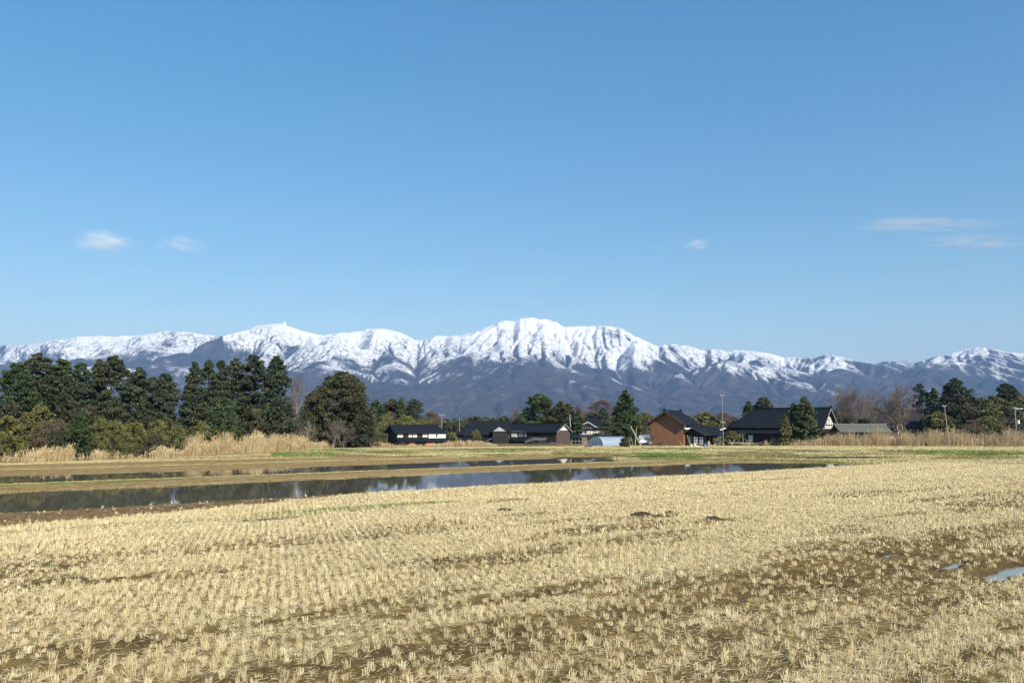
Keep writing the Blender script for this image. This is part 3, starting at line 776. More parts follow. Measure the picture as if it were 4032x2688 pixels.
# shrubs in front of the grove
for (px, pt, pb, wp, D, mt, lb_, asp) in [
    (30, 1650, 1805, 170, 121, 'bamboo', 'yellow green shrub at the left edge in front of the grove', .45),
    (105, 1640, 1800, 130, 123, 'olive', 'tall olive shrub beside the shrub at the left edge', .5),
    (178, 1668, 1800, 120, 121, 'brownbush', 'dry brown shrub third from the left edge', .25),
    (238, 1660, 1795, 110, 123, 'brownbush', 'tan leafless shrub just left of the bright green bush', .2),
    (228, 1712, 1800, 90, 118, 'darkbush', 'small dark purple-brown bush low left of the bright green bush', .4),
    (308, 1643, 1790, 92, 119, 'camellia', 'bright green leafy bush standing in the middle of the left shrubs', .6),
    (390, 1660, 1800, 120, 124, 'olive', 'olive shrub right of the bright green bush', .4),
    (455, 1668, 1800, 110, 123, 'bamboo', 'yellow green bamboo-like shrub second right of the bright green bush', .3),
    (535, 1672, 1800, 120, 125, 'bamboo', 'feathery yellow shrub below the layered pointed tree', .3),
    (620, 1664, 1795, 120, 128, 'bamboo', 'feathery yellow shrub below the flat topped tree', .3),
    (610, 1728, 1798, 75, 122, 'darkbush', 'low dark red-brown bush in front of the feathery yellow shrubs', .4),
    (700, 1690, 1795, 110, 127, 'olive', 'olive shrub at the left end of the tall reeds', .4),
    (800, 1675, 1760, 110, 134, 'olive', 'green-yellow shrub rising behind the left end of the tall reeds', .5),
    (880, 1680, 1760, 120, 137, 'camellia', 'dark green shrub behind the middle of the tall reeds', .5),
    (960, 1670, 1760, 120, 147, 'darkbush', 'dark shrub behind the reeds under the highest right-hand pine', .5),
    (1050, 1680, 1760, 110, 152, 'darkbush', 'dark shrub behind the right part of the tall reeds', .5)]:
    tree('shrub', px, pt - 14, pb, wp * 1.1, D, 'bush', mt, lb_, cat='shrub', group='shrubs in front of the left grove', nleaf=9500, leaf=.27, bs=.5, nb=110, flat=1.1, asp=asp)

tree('broad_evergreen', 1345, 1459, 1745, 268, 172, 'dome', 'broad', 'big broad dark evergreen standing alone right of the grove', nleaf=48000, leaf=.34, bs=1.2, nb=330, flat=.62)
tree('broad_evergreen', 1238, 1535, 1745, 150, 168, 'dome', 'broad', 'smaller dark tree on the left shoulder of the big broad evergreen', nleaf=7000, leaf=.42, bs=1.1, flat=.6)
tree('broad_evergreen', 1440, 1610, 1750, 100, 166, 'dome', 'darkbush', 'dark lower tree at the right foot of the big broad evergreen', nleaf=5000, leaf=.4, bs=1.0, flat=.6)
tree('evergreen_tree', 1478, 1572, 1720, 80, 215, 'spire', 'cedar', 'small dark conifer peeping out right of the big broad evergreen', nleaf=3000, leaf=.5)
tree('evergreen_tree', 1540, 1566, 1700, 105, 222, 'dome', 'broad', 'rounded dark tree behind the first black roofed house', nleaf=5000, leaf=.5)
tree('evergreen_tree', 1578, 1564, 1700, 48, 218, 'spire', 'cedar', 'narrow dark conifer between the two trees behind the first house', nleaf=3000, leaf=.5)
tree('pine_tree', 1622, 1568, 1660, 70, 225, 'pine', 'pineblue', 'small dark pine with a branch reaching right behind the first house', nleaf=2600, leaf=.45, bs=1.2, lean=.6)
tree('bare_shrub', 1465, 1640, 1740, 80, 185, 'bush', 'brownbush', 'brown leafless shrub left of the first house roof', cat='shrub', nleaf=3500, leaf=.4, asp=.2)
tree('bamboo_clump', 1535, 1618, 1740, 60, 212, 'bush', 'goldbush', 'golden bamboo clump behind the left of the first house', cat='bamboo', nleaf=900, leaf=.45, asp=.3)
tree('bamboo_clump', 1600, 1634, 1740, 120, 210, 'bush', 'bamboo', 'yellow green bamboo behind the first house roof', cat='bamboo', nleaf=5000, leaf=.45, asp=.3)
tree('bamboo_clump', 1520, 1640, 1740, 90, 208, 'bush', 'bamboo', 'brownish bamboo behind the first house at its left end', cat='bamboo', nleaf=3500, leaf=.45, asp=.3)
tree('brown_copse_tree', 1690, 1612, 1720, 130, 250, 'bush', 'twigred', 'flat topped reddish brown leafless tree behind the first utility pole', cat='bare tree', nleaf=6000, leaf=.5, asp=.15)
tree('shrub', 1680, 1644, 1740, 100, 220, 'bush', 'olive', 'olive shrub between the first house roof and the brown copse', cat='shrub', nleaf=4000, leaf=.42, asp=.35)
tree('shrub', 1765, 1660, 1750, 100, 215, 'bush', 'darkbush', 'dark green shrub right of the first utility pole', cat='shrub', nleaf=4500, leaf=.42)
tree('shrub', 1775, 1700, 1752, 60, 200, 'bush', 'olive', 'olive shrub between the first and second black roofed houses', cat='shrub', nleaf=3500, leaf=.35, asp=.4)
tree('evergreen_tree', 1872, 1638, 1700, 80, 260, 'dome', 'darkbush', 'small round dark tree behind the left end of the second house', nleaf=2400, leaf=.5)
tree('evergreen_tree', 1985, 1636, 1700, 44, 255, 'dome', 'cedar', 'small dark tree behind the ridge of the second house', nleaf=2000, leaf=.5)
tree('shrub', 1874, 1690, 1745, 44, 190, 'bush', 'olive', 'small olive bush before the left side of the second house', cat='shrub', nleaf=1100, leaf=.32, asp=.4)
tree('shrub', 1625, 1712, 1755, 55, 186, 'bush', 'broad', 'small dark garden tree before the windows of the first house', cat='shrub', nleaf=1200, leaf=.35)
tree('evergreen_tree', 2120, 1546, 1690, 120, 245, 'dome', 'cedar', 'tall dark tree behind the black barn roof, left of a pair', nleaf=9000, leaf=.5, bs=1.5)
tree('evergreen_tree', 2208, 1576, 1690, 66, 240, 'spire', 'broad', 'dark tree behind the black barn, left one of the pair on the right', nleaf=5000, leaf=.5)
tree('evergreen_tree', 2236, 1587, 1690, 46, 238, 'dome', 'broad', 'narrow dark tree behind the black barn gable', nleaf=3500, leaf=.5)
tree('evergreen_tree', 2277, 1613, 1700, 36, 235, 'cone', 'cedar', 'small pointed conifer left of the tile roofed villa', nleaf=1800, leaf=.45)
tree('golden_tree', 2292, 1617, 1700, 30, 240, 'spire', 'goldbush', 'golden slim tree left of the villa roof', nleaf=900, leaf=.45, asp=.3)
tree('golden_tree', 2262, 1628, 1700, 30, 238, 'spire', 'goldbush', 'golden slim tree right beside the white chimney pipe', nleaf=700, leaf=.45, asp=.3)
tree('brown_copse_tree', 2372, 1570, 1700, 150, 275, 'dome', 'twigred', 'rounded reddish brown leafless tree behind the villa', cat='bare tree', nleaf=11000, leaf=.5, asp=.14, bs=1.6)
tree('brown_copse_tree', 2275, 1595, 1700, 90, 285, 'dome', 'twigred', 'pale brown leafless tree between the black barn trees and the villa', cat='bare tree', nleaf=5000, leaf=.5, asp=.14, bs=1.6)
tree('evergreen_tree', 2376, 1605, 1700, 56, 250, 'spire', 'pineblue', 'dark pointed tree right behind the villa roof', nleaf=3000, leaf=.45)
tree('shrub', 2330, 1622, 1690, 60, 252, 'bush', 'darkbush', 'dark shrub behind the villa ridge', cat='shrub', nleaf=2500, leaf=.45)
tree('shrub', 2410, 1640, 1750, 70, 235, 'bush', 'brownbush', 'brown shrub between the villa and the tall cedar', cat='shrub', nleaf=3000, leaf=.42, asp=.3)
tree('cedar_tree', 2464, 1534, 1752, 130, 192, 'spire', 'cedar', 'tall dark green cedar beside the plastic greenhouse', nleaf=17000, leaf=.36, bs=.95, nb=150, flat=.6)
tree('shrub', 2458, 1722, 1756, 40, 170, 'bush', 'darkbush', 'low dark shrub at the foot of the tall cedar', cat='shrub', nleaf=1500, leaf=.3)
tree('shrub', 2538, 1622, 1750, 110, 225, 'bush', 'olive', 'olive brown tree filling the space between cedar and red barn', nleaf=6000, leaf=.42, asp=.35)
tree('shrub', 2560, 1650, 1750, 60, 205, 'bush', 'brownbush', 'brown leafless shrub touching the left eave of the red barn', cat='shrub', nleaf=2600, leaf=.4, asp=.2)
bare_tree('bare_shrub', 2560, 1690, 60, 186, 'grey leafless shrub at the left corner of the red barn', mat='twig', seed=5, cat='bare shrub', twr=.014)
tree('shrub', 2600, 1738, 1758, 110, 176, 'bush', 'brownbush', 'low dry shrubs along the foot of the red barn wall', cat='shrub', nleaf=2200, leaf=.3, asp=.2, trunk=False)
tree('pine_tree', 2778, 1617, 1700, 100, 232, 'dome', 'olive', 'light green pine just right of the red barn roof', nleaf=4500, leaf=.42, flat=.35)
tree('brown_copse_tree', 2845, 1618, 1720, 130, 255, 'dome', 'twigred', 'broad brown leafless tree behind the tallest utility pole', cat='bare tree', nleaf=6500, leaf=.5, asp=.15)
tree('shrub', 2832, 1655, 1740, 110, 235, 'bush', 'darkbush', 'dark shrub right of the red barn below the brown tree', cat='shrub', nleaf=4500, leaf=.42)
tree('round_shrub', 2882, 1696, 1748, 60, 186, 'dome', 'olive', 'round olive shrub left of the wooden drying rack', cat='shrub', nleaf=3600, leaf=.3, asp=.5)
bare_tree('bare_shrub', 2838, 1712, 66, 180, 'grey leafless bush right of the red barn porch', mat='twigpale', seed=9, cat='bare shrub', twr=.014, levels=(5, 5, 4))
tree('pine_tree', 2950, 1578, 1660, 40, 240, 'spire', 'pineblue', 'narrow dark pine behind the left end of the big farmhouse', nleaf=2200, leaf=.42, bs=.9)
tree('pine_tree', 3009, 1561, 1650, 64, 242, 'pine', 'pineblue', 'bushier dark pine behind the left roof of the big farmhouse', nleaf=3600, leaf=.42, bs=1.1)
tree('pine_tree', 2958, 1625, 1700, 66, 238, 'pine', 'pineblue', 'low dark pine resting on the left hip of the big farmhouse roof', nleaf=2600, leaf=.42, bs=1.1)
bare_tree('bare_tree', 3075, 1575, 80, 262, 'faint grey leafless tree behind the ridge of the big farmhouse', mat='twig', seed=14, twr=.013)
tree('conifer_tree', 3172, 1560, 1750, 140, 188, 'cone', 'greenfir', 'large bushy green conifer in front of the big farmhouse', nleaf=17000, leaf=.36, bs=.95, nb=150, flat=.55)
tree('conifer_tree', 3126, 1585, 1735, 60, 190, 'spire', 'greenfir', 'second top of green conifer on the left flank of the large one', nleaf=4000, leaf=.36, bs=.8)
tree('conifer_tree', 3092, 1632, 1745, 50, 184, 'cone', 'olive', 'small yellowish conifer left of the large bushy one', nleaf=4500, leaf=.34, bs=.65)
tree('bare_shrub', 3000, 1738, 1756, 70, 181, 'bush', 'brownbush', 'low pinkish brown bush under the shutter of the big farmhouse', cat='shrub', nleaf=900, leaf=.3, asp=.25, trunk=False)
bare_tree('garden_sapling', 2932, 1690, 22, 182, 'thin sapling behind the drying rack', mat='olive', seed=19, cat='sapling', levels=(4, 4), stems=1, spread=.3)
bare_tree('bare_tree', 3376, 1506, 205, 212, 'larger bare tree left of a pair, behind the grey tiled shed', mat='twig', seed=21, stems=4, levels=(6, 6, 6, 6), group='two bare trees behind the tiled shed', twr=.015, spread=.42, up=.2)
bare_tree('bare_tree', 3520, 1516, 160, 216, 'slimmer bare tree right of a pair, by the right end of the grey tiled shed', mat='twig', seed=23, stems=4, levels=(6, 6, 6, 6), group='two bare trees behind the tiled shed', twr=.015, spread=.42, up=.2)
tree('shrub', 3335, 1622, 1740, 90, 222, 'bush', 'olive', 'olive shrub below the larger bare tree', cat='shrub', nleaf=4200, leaf=.42, asp=.35)
tree('shrub', 3400, 1645, 1740, 80, 205, 'bush', 'darkbush', 'dark olive shrub right behind the middle of the tiled shed', cat='shrub', nleaf=3200, leaf=.4, asp=.35)
tree('shrub', 3458, 1598, 1700, 120, 285, 'bush', 'olive', 'yellow green wood between the two bare trees', cat='shrub', nleaf=4000, leaf=.55)
tree('shrub', 3290, 1635, 1740, 46, 230, 'bush', 'darkbush', 'dark shrub beside the white gable of the big farmhouse', cat='shrub', nleaf=2500, leaf=.4)
tree('shrub', 3565, 1690, 1750, 90, 196, 'bush', 'darkbush', 'grey green shrub right of the tiled shed', cat='shrub', nleaf=3200, leaf=.35, asp=.3)
tree('shrub', 3645, 1680, 1750, 90, 200, 'bush', 'brownbush', 'reddish brown shrub before the gable of the far dark barn', cat='shrub', nleaf=4000, leaf=.35, asp=.25)
tree('pine_tree', 3629, 1510, 1635, 76, 265, 'pine', 'pineblue', 'open layered pine left of the dark right-hand wood', nleaf=3600, leaf=.42, bs=1.15, nb=46, flat=.32)
tree('evergreen_tree', 3683, 1526, 1680, 44, 262, 'dome', 'pineblue', 'narrow rounded pine right of the open layered pine', nleaf=3200, leaf=.42)
tree('pine_tree', 3772, 1486, 1640, 92, 262, 'dome', 'pineblue', 'highest dark pine on the right side', nleaf=8500, leaf=.45, bs=1.3)
tree('evergreen_tree', 3817, 1535, 1680, 34, 258, 'dome', 'pineblue', 'small dark knob of pine at the right of the highest one', nleaf=2000, leaf=.42)
tree('evergreen_tree', 3705, 1590, 1740, 110, 250, 'dome', 'darkbush', 'dark tree mass below the narrow rounded pine', nleaf=6500, leaf=.45)
tree('evergreen_tree', 3760, 1545, 1740, 130, 246, 'dome', 'darkbush', 'brown tinted dark tree below the highest right-hand pine', nleaf=7500, leaf=.45)
tree('evergreen_tree', 3835, 1560, 1740, 120, 250, 'dome', 'darkbush', 'dull green tree right of the leaning pole top', nleaf=7000, leaf=.45)
tree('bamboo_grove_tree', 3917, 1554, 1740, 120, 252, 'dome', 'olive', 'light green bamboo crown left of the rightmost pine', nleaf=6500, leaf=.45, asp=.4)
tree('bamboo_grove_tree', 4022, 1556, 1740, 110, 252, 'dome', 'olive', 'light green bamboo crown at the right edge of the photo', nleaf=6500, leaf=.45, asp=.4)
tree('evergreen_tree', 3960, 1600, 1740, 120, 248, 'dome', 'darkbush', 'dark tree among the bamboo under the rightmost pine', nleaf=6000, leaf=.45)
tree('evergreen_tree', 4090, 1560, 1740, 130, 250, 'dome', 'darkbush', 'dull green tree cut by the right edge of the photo', nleaf=5000, leaf=.45)
tree('pine_tree', 3971, 1508, 1600, 72, 262, 'pine', 'pineblue', 'rightmost dark pine rising over the bamboo', nleaf=4600, leaf=.42, bs=1.1)
tree('round_shrub', 3695, 1618, 1735, 95, 220, 'bush', 'bamboo', 'big yellow green bush left of the leaning pole', cat='shrub', nleaf=6500, leaf=.38, asp=.4)
tree('round_shrub', 3745, 1642, 1735, 60, 214, 'bush', 'olive', 'green bush directly behind the leaning pole', cat='shrub', nleaf=4000, leaf=.38, asp=.4)
tree('conifer_tree', 3778, 1645, 1745, 30, 208, 'cone', 'pineblue', 'small dark cone shaped conifer right of the leaning pole', nleaf=2600, leaf=.34, bs=.5)
tree('shrub', 3825, 1650, 1750, 100, 212, 'bush', 'brownbush', 'brown leafless shrub right of the small dark conifer', cat='shrub', nleaf=4600, leaf=.38, asp=.25)
tree('shrub', 3885, 1634, 1750, 100, 214, 'bush', 'olive', 'tall yellowish shrub at the middle of the right-hand bushes', cat='shrub', nleaf=4600, leaf=.38, asp=.35)
tree('shrub', 3935, 1630, 1750, 60, 216, 'bush', 'brownbush', 'brown feathery shrub beside the tall yellowish one', cat='shrub', nleaf=3200, leaf=.38, asp=.25)
tree('shrub', 3995, 1672, 1750, 110, 204, 'bush', 'darkbush', 'dark bush under the right-hand utility pole', cat='shrub', nleaf=5000, leaf=.38)
tree('shrub', 4055, 1650, 1750, 90, 210, 'bush', 'brownbush', 'brown bush cut by the right edge below the pole', cat='shrub', nleaf=4000, leaf=.38, asp=.3)
for (px, pt, wp, D, mt, lb_) in [
    (3722, 1560, 110, 270, 'darkbush', 'dark tree filling behind the narrow rounded pine'),
    (3870, 1562, 110, 266, 'olive', 'olive crown between the small knob pine and the light bamboo crown'),
    (3800, 1590, 120, 240, 'darkbush', 'brownish green tree behind the small cone conifer'),
    (3900, 1600, 120, 238, 'olive', 'olive green tree behind the tall yellowish shrub'),
    (3975, 1612, 120, 236, 'darkbush', 'dark green tree low behind the white transformer pole'),
    (4040, 1600, 110, 238, 'olive', 'olive tree low at the right edge behind the side arm pole'),
    (1500, 1630, 110, 250, 'darkbush', 'dull dark tree behind the left end of the first house'),
    (1655, 1640, 120, 262, 'darkbush', 'dull dark tree behind the right end of the first house roof'),
    (1940, 1646, 100, 300, 'darkbush', 'low dark tree behind the ridge of the long hipped house'),
    (2170, 1610, 120, 262, 'broad', 'dark filling tree between the tall tree and the pair behind the barn'),
    (2310, 1630, 120, 280, 'olive', 'olive tree filling behind the villa ridge'),
    (2430, 1615, 130, 262, 'brownbush', 'brown tree filling between the villa and the tall cedar'),
    (2590, 1640, 110, 262, 'olive', 'olive tree far behind the left roof slope of the red barn'),
    (2885, 1640, 120, 275, 'darkbush', 'dark tree far behind the round olive shrub'),
    (3300, 1610, 110, 275, 'darkbush', 'dark tree behind the right gable of the big farmhouse'),
    (3590, 1610, 110, 290, 'olive', 'olive tree behind the far dark barn ridge')]:
    tree('background_tree', px, pt, 1740, wp, D, 'dome', mt, lb_, group='background trees behind the houses', nleaf=4200, leaf=.5, asp=.45)
# bare trees at the left
bare_tree('bare_tree', 1146, 1455, 110, 168, 'pale leafless tree at the right end of the grove', mat='twig', seed=31, stems=2, levels=(6, 5, 5, 4), twr=.010, spread=.5, tr=.009)
tree('bare_shrub', 1140, 1580, 1760, 110, 158, 'bush', 'brownbush', 'tall brown leafless bush right of the last grove tree', cat='shrub', nleaf=5000, leaf=.34, asp=.16)
bare_tree('bare_tree', 1205, 1650, 100, 158, 'low pale branched bare tree below the big broad evergreen', mat='twigpale', seed=33, stems=3, levels=(5, 5, 4), twr=.018, spread=.6)
bare_tree('bare_tree', 1330, 1652, 140, 160, 'rounded grey bare tree before the big broad evergreen', mat='twig', seed=35, stems=4, levels=(6, 5, 5, 4), twr=.014, spread=.5)
bare_tree('bare_tree', 2038, 1590, 90, 250, 'grey leafless tree behind the ridge of the black barn', mat='twig', seed=37, stems=3, levels=(6, 5, 5, 5), twr=.016)
bare_tree('bare_tree', 2080, 1610, 60, 246, 'small grey leafless tree against the tall dark tree behind the barn', mat='twig', seed=39, stems=2, levels=(5, 5, 5), twr=.016)

# far woods on the plain
def far_wood(name, D, y_top, px0, px1, seed, label):
    rg = np.random.default_rng(seed)
    n = 60000
    px = rg.uniform(px0, px1, n); x = (px - 2016) / F_PX * D
    top = zat(y_top, D); hh = top * (.45 + .75 * fbm(x / 28, x * 0, seed, 4))
    dd = D + rg.random(n) * 60
    z = hh * rg.random(n) ** .7
    V, Fq = quads_leaf(np.stack([x, dd, z], -1), 2.2 * D / 600, np.array([0, 0, 1.]), .7, rg)
    tone = np.clip(fbm(x / 9, z / 4, seed + 5, 3) + rg.normal(0, .15, n), 0, 1)
    tag(link(name, np_mesh(name, V, Fq, False, {'tone': ('FLOAT', np.repeat(tone, 4))}), M['pineblue']), label, 'wood', kind='stuff')
far_wood('far_wood', 420, 1636, -400, 4400, 601, 'dark line of distant woods on the plain behind the houses')
far_wood('farthest_wood', 900, 1653, -400, 4400, 603, 'faint most distant tree line at the foot of the mountains')
# ------------------------------------------------------------------ houses
def roof_mesh(L_, W_, hw, hr, ove, ovg, th=.16, hl=0.0, hr_=0.0, cap=.16):
    """gabled / hipped roof slabs on local axes (x ridge, y depth); hl, hr_ = hip lengths at the ends (0 = gable)"""
    mb = MB()
    x0, x1 = -L_ / 2 - ovg, L_ / 2 + ovg
    sl = hr / (W_ / 2); ye = W_ / 2 + ove; ze = hw - sl * ove; zr = hw + hr
    rx0 = x0 + hl; rx1 = x1 - hr_
    for s in (-1, 1):
        a = [(x0, s * ye, ze), (x1, s * ye, ze), (rx1, 0, zr), (rx0, 0, zr)]
        mb.prism(a, (0, 0, th))
    if hl: mb.prism([(x0, -ye, ze), (x0, ye, ze), (rx0, 0, zr)], (0, 0, th))
    if hr_: mb.prism([(x1, -ye, ze), (x1, ye, ze), (rx1, 0, zr)], (0, 0, th))
    if cap:
        mb.box(rx0 - .05, rx1 + .05, -cap, cap, zr + th * .5, zr + th + cap * 1.1)
        for xx in (rx0, rx1): mb.box(xx - .14, xx + .14, -cap * 1.3, cap * 1.3, zr + th * .4, zr + th + cap * 2.4)
    return mb

def wall_mesh(L_, W_, hw, hr, z0=-.6, gl=True, gr=True, k=.985):
    mb = MB(); x0, x1 = -L_ / 2, L_ / 2; y = W_ / 2
    mb.box(x0, x1, -y, y, z0, hw)
    if hr:
        g0 = x0 if gl else None; 
        if gl and gr: mb.prism([(x0, -y, hw), (x0, y, hw), (x0, 0, hw + hr * k)], (L_, 0, 0))
        elif gl: mb.prism([(x0, -y, hw), (x0, y, hw), (x0, 0, hw + hr * k)], (L_ * .5, 0, 0))
        elif gr: mb.prism([(x1, -y, hw), (x1, y, hw), (x1, 0, hw + hr * k)], (-L_ * .5, 0, 0))
    return mb

def front_window(root, x0, x1, z0, z1, y, frame='timber', pane='glass', bars=2, name='window'):
    """window on the front (-y) wall at wall plane y"""
    f = MB().box(x0, x1, y - .05, y + .02, z0, z0 + .07).box(x0, x1, y - .05, y + .02, z1 - .07, z1)
    f.box(x0, x0 + .07, y - .05, y + .02, z0 + .07, z1 - .07).box(x1 - .07, x1, y - .05, y + .02, z0 + .07, z1 - .07)
    for i in range(1, bars):
        xx = x0 + (x1 - x0) * i / bars; f.box(xx - .03, xx + .03, y - .045, y + .02, z0 + .07, z1 - .07)
    w_ = f.build(name, M[frame], root)
    MB().box(x0 + .07, x1 - .07, y - .02, y + .03, z0 + .07, z1 - .07).build('pane', M[pane], w_)
    return w_

def panel(root, name, mat, x0, x1, z0, z1, y, t=.05):
    return MB().box(x0, x1, y - t, y + .01, z0, z1).build(name, M[mat], root)

def house_root(name, px, D, yaw, label, cat='house', group=None):
    return empty(name, (xat(px, D), D, 0), R(yaw), label=label, cat=cat, group=group)

# house 1 ---------------------------------------------------------
def place(name, pxl, Dl, yaw, L_, label, W_=0.0, cat='house'):
    """root placed so that the front left corner (-L/2,-W/2) stands at pixel pxl, depth Dl"""
    t = R(yaw); x, y = xat(pxl, Dl), Dl
    cx = x + math.cos(t) * L_ / 2 - math.sin(t) * W_ / 2
    cy = y + math.sin(t) * L_ / 2 + math.cos(t) * W_ / 2
    return empty(name, (cx, cy, 0), t, label=label, cat=cat)

h = place('farmhouse', 1562, 181, 28, 11.6, 'two storey house with black tiled roof and white upper windows, left of all houses', 5.9)
h.scale = (.92, .92, 1)
roof_mesh(12.6, 6.4, 3.35, 1.4, .7, .8, hr_=1.4).build('roof', M['kawara'], h)
w_ = MB().box(-6.3, 6.3, -3.2, 3.2, 1.55, 3.35).prism([(-6.3, -3.2, 3.35), (-6.3, 3.2, 3.35), (-6.3, 0, 4.7)], (6, 0, 0)).box(-6.3, 6.3, -3.2, 3.2, -.6, 1.55)
w_.build('wall', M['darkwood'], h)
yf = -3.2
for (a, b_) in ((-6.1, -4.7), (-3.2, -2.3), (-2.1, -1.0), (.5, 1.8)):
    panel(h, 'plaster_panel', 'plaster', a, b_, 2.2, 3.02, yf)
panel(h, 'plaster_wall', 'plaster', 2.0, 6.6, 1.95, 3.15, yf, .35)
front_window(h, 4.0, 4.35, 2.15, 3.0, yf - .36, bars=1)
front_window(h, -4.6, -3.3, 2.2, 2.98, yf, bars=3); front_window(h, -.9, .4, 2.2, 2.98, yf, bars=3)
for (a, b_) in ((-6.1, -4.7), (-3.2, -1.0), (.5, 1.8)): MB().box(a, b_, yf - .35, yf - .05, 3.06, 3.16).build('shutter_box', M['greywood'], h)
mb = MB()
mb.prism([(-6.5, yf - 1.7, 1.15), (7.6, yf - 1.7, 1.15), (7.6, yf - .02, 1.85), (-6.5, yf - .02, 1.85)], (0, 0, .12)); mb.build('lower_roof', M['kawara'], h)
MB().box(6.3, 8.3, -3.0, 3, -.6, 1.2).build('side_wing', M['slate'], h)
MB().prism([(6.36, -3.6, 1.1), (8.9, -3.6, 1.1), (8.4, 0, 2.0), (6.36, 0, 2.0)], (0, 0, .12)).prism([(6.36, 3.4, 1.1), (8.9, 3.4, 1.1), (8.4, 0, 2.0), (6.36, 0, 2.0)], (0, 0, .12)).build('side_wing_roof', M['kawara'], h)
MB().box(-6.3, 6.3, yf - 1.1, yf - .01, -.6, 1.2).build('ground_floor_wall', M['darkwood'], h)
panel(h, 'clay_panel', 'peach', -4.8, -2.0, -.6, 1.02, yf - 1.1)
panel(h, 'clay_panel', 'peach', 1.0, 3.4, -.6, 1.05, yf - 1.1)
panel(h, 'stone_wall', 'slate', 3.5, 8.4, -.6, 1.0, yf - 1.14)
# little porch gable
MB().prism([(-6.9, yf - 2.6, .75), (-4.2, yf - 2.6, .75), (-5.55, yf - 2.6, 1.75)], (0, 2.4, 0)).box(-6.6, -4.5, yf - 2.5, yf - 1.12, -.6, .75).build('porch', M['darkwood'], h)
MB().prism([(-7.2, yf - 2.9, .62), (-5.55, yf - 2.9, 1.78), (-5.55, yf - .3, 1.78), (-7.2, yf - .3, .62)], (0, 0, .12)).prism([(-3.9, yf - 2.9, .62), (-5.55, yf - 2.9, 1.78), (-5.55, yf - .3, 1.78), (-3.9, yf - .3, .62)], (0, 0, .12)).build('porch_roof', M['kawara'], h)

h = place('farmhouse', 1478, 226, 20, 10.5, 'low black roofed house behind the left of the two storey house', 7)
roof_mesh(10.5, 7, 3.3, 1.75, .6, .5).build('roof', M['kawara'], h)
wall_mesh(10.5, 7, 3.3, 1.75).build('wall', M['darkwood'], h)
h = place('outbuilding', 1484, 212, 38, 5.0, 'small grey roofed outbuilding at the far left of the houses', 4.6, 'shed')
roof_mesh(5, 4.6, 2.1, 1.5, .55, .4, cap=.1).build('roof', M['roofmetal'], h)
wall_mesh(5, 4.6, 2.1, 1.5).build('wall', M['darkwood'], h)
panel(h, 'plaster_panel', 'plaster', .6, 2.1, .95, 1.9, -2.3, .1)
MB().box(-2.56, -2.49, -1.4, 1.0, 1.55, 1.8).build('vent', M['plaster'], h)

# house 2a: hipped house with front gable
h = place('farmhouse', 1815, 205, 4, 12.0, 'long low black hipped roof house with a pale triangular front gable', 8)
roof_mesh(12.0, 8, 3.05, 2.65, .9, .9, hl=3.6).build('roof', M['kawara'], h)
wall_mesh(12.0, 8, 3.05, 2.65, gl=False).build('wall', M['darkwood'], h)
for a in (.9, 2.35): front_window(h, -5.9 + a - .3, -5.9 + a + .9, 2.15, 2.5, -4.0, frame='greywood', pane='shoji', bars=2)
gx0, gx1 = 1.9, 5.9; gm = (gx0 + gx1) / 2
MB().box(gx0 + .15, gx1 - .15, -6.2, -4.01, -.6, 3.4).build('front_wing', M['darkwood'], h)
MB().prism([(gx0 + .1, -6.25, 3.42), (gx1 - .1, -6.25, 3.42), (gm, -6.25, 4.62)], (0, 2.0, 0)).build('gable_face', M['plastergrey'], h)
MB().prism([(gx0 - .45, -6.6, 3.12), (gm, -6.6, 4.75), (gm, -.5, 4.75), (gx0 - .45, -1, 3.12)], (0, 0, .14)).prism([(gx1 + .45, -6.6, 3.12), (gm, -6.6, 4.75), (gm, -.5, 4.75), (gx1 + .45, -1, 3.12)], (0, 0, .14)).build('front_wing_roof', M['kawara'], h)
MB().prism([(-6.7, -5.9, 1.05), (gx0, -5.9, 1.05), (gx0, -4.02, 1.9), (-6.7, -4.02, 1.9)], (0, 0, .12)).build('lower_roof', M['kawara'], h)
MB().box(-6.0, gx0 + .1, -5.3, -4.03, -.6, 1.15).build('veranda_wall', M['darkwood'], h)
MB().bar((gx0 - 2.2, -6.4, .5), (gx0 + .05, -6.35, 1.7), .07).build('rain_pipe', M['greywood'], h)
h = place('storehouse', 1786, 222, 42, 3.2, 'white walled storehouse peeping out left of the long low house', 5, 'storehouse')
roof_mesh(3.2, 5, 2.6, 1.9, .2, .15, cap=.1).build('roof', M['kawara'], h)
wall_mesh(3.2, 5, 2.6, 1.9).build('wall', M['plaster'], h)

# house 2b: long black barn with right gable
h = place('barn', 2006, 208, -33, 14.0, 'long black barn with brown board gable and white plaster at its right end', 6.9, 'barn')
roof_mesh(14.0, 6.9, 3.35, 1.75, .6, .55).build('roof', M['kawara'], h)
wall_mesh(14.0, 6.9, 3.35, 1.75).build('wall', M['darkwood'], h)
MB().box(7.0, 7.06, -3.45, 3.45, -.6, 3.55).build('board_wall', M['brownwood'], h)
MB().prism([(7.0, -2.75, 3.62), (7.0, 2.75, 3.62), (7.0, 1.0, 4.5), (7.0, -1.0, 4.5)], (.09, 0, 0)).build('gable_plaster', M['plaster'], h)
MB().prism([(7.0, -.6, 4.54), (7.0, .6, 4.54), (7.0, 0, 4.85)], (.08, 0, 0)).build('gable_peak', M['plaster'], h)
for s in (-1, 1):
    MB().prism([(7.56, s * 4.05, 2.98), (7.56, s * 4.05, 3.28), (7.56, 0, 5.32), (7.56, 0, 5.02)], (.07, 0, 0)).build('bargeboard', M['greywood'], h)
panel(h, 'plaster_wall', 'plaster', -6.2, -4.6, 1.9, 3.2, -3.45, .35)
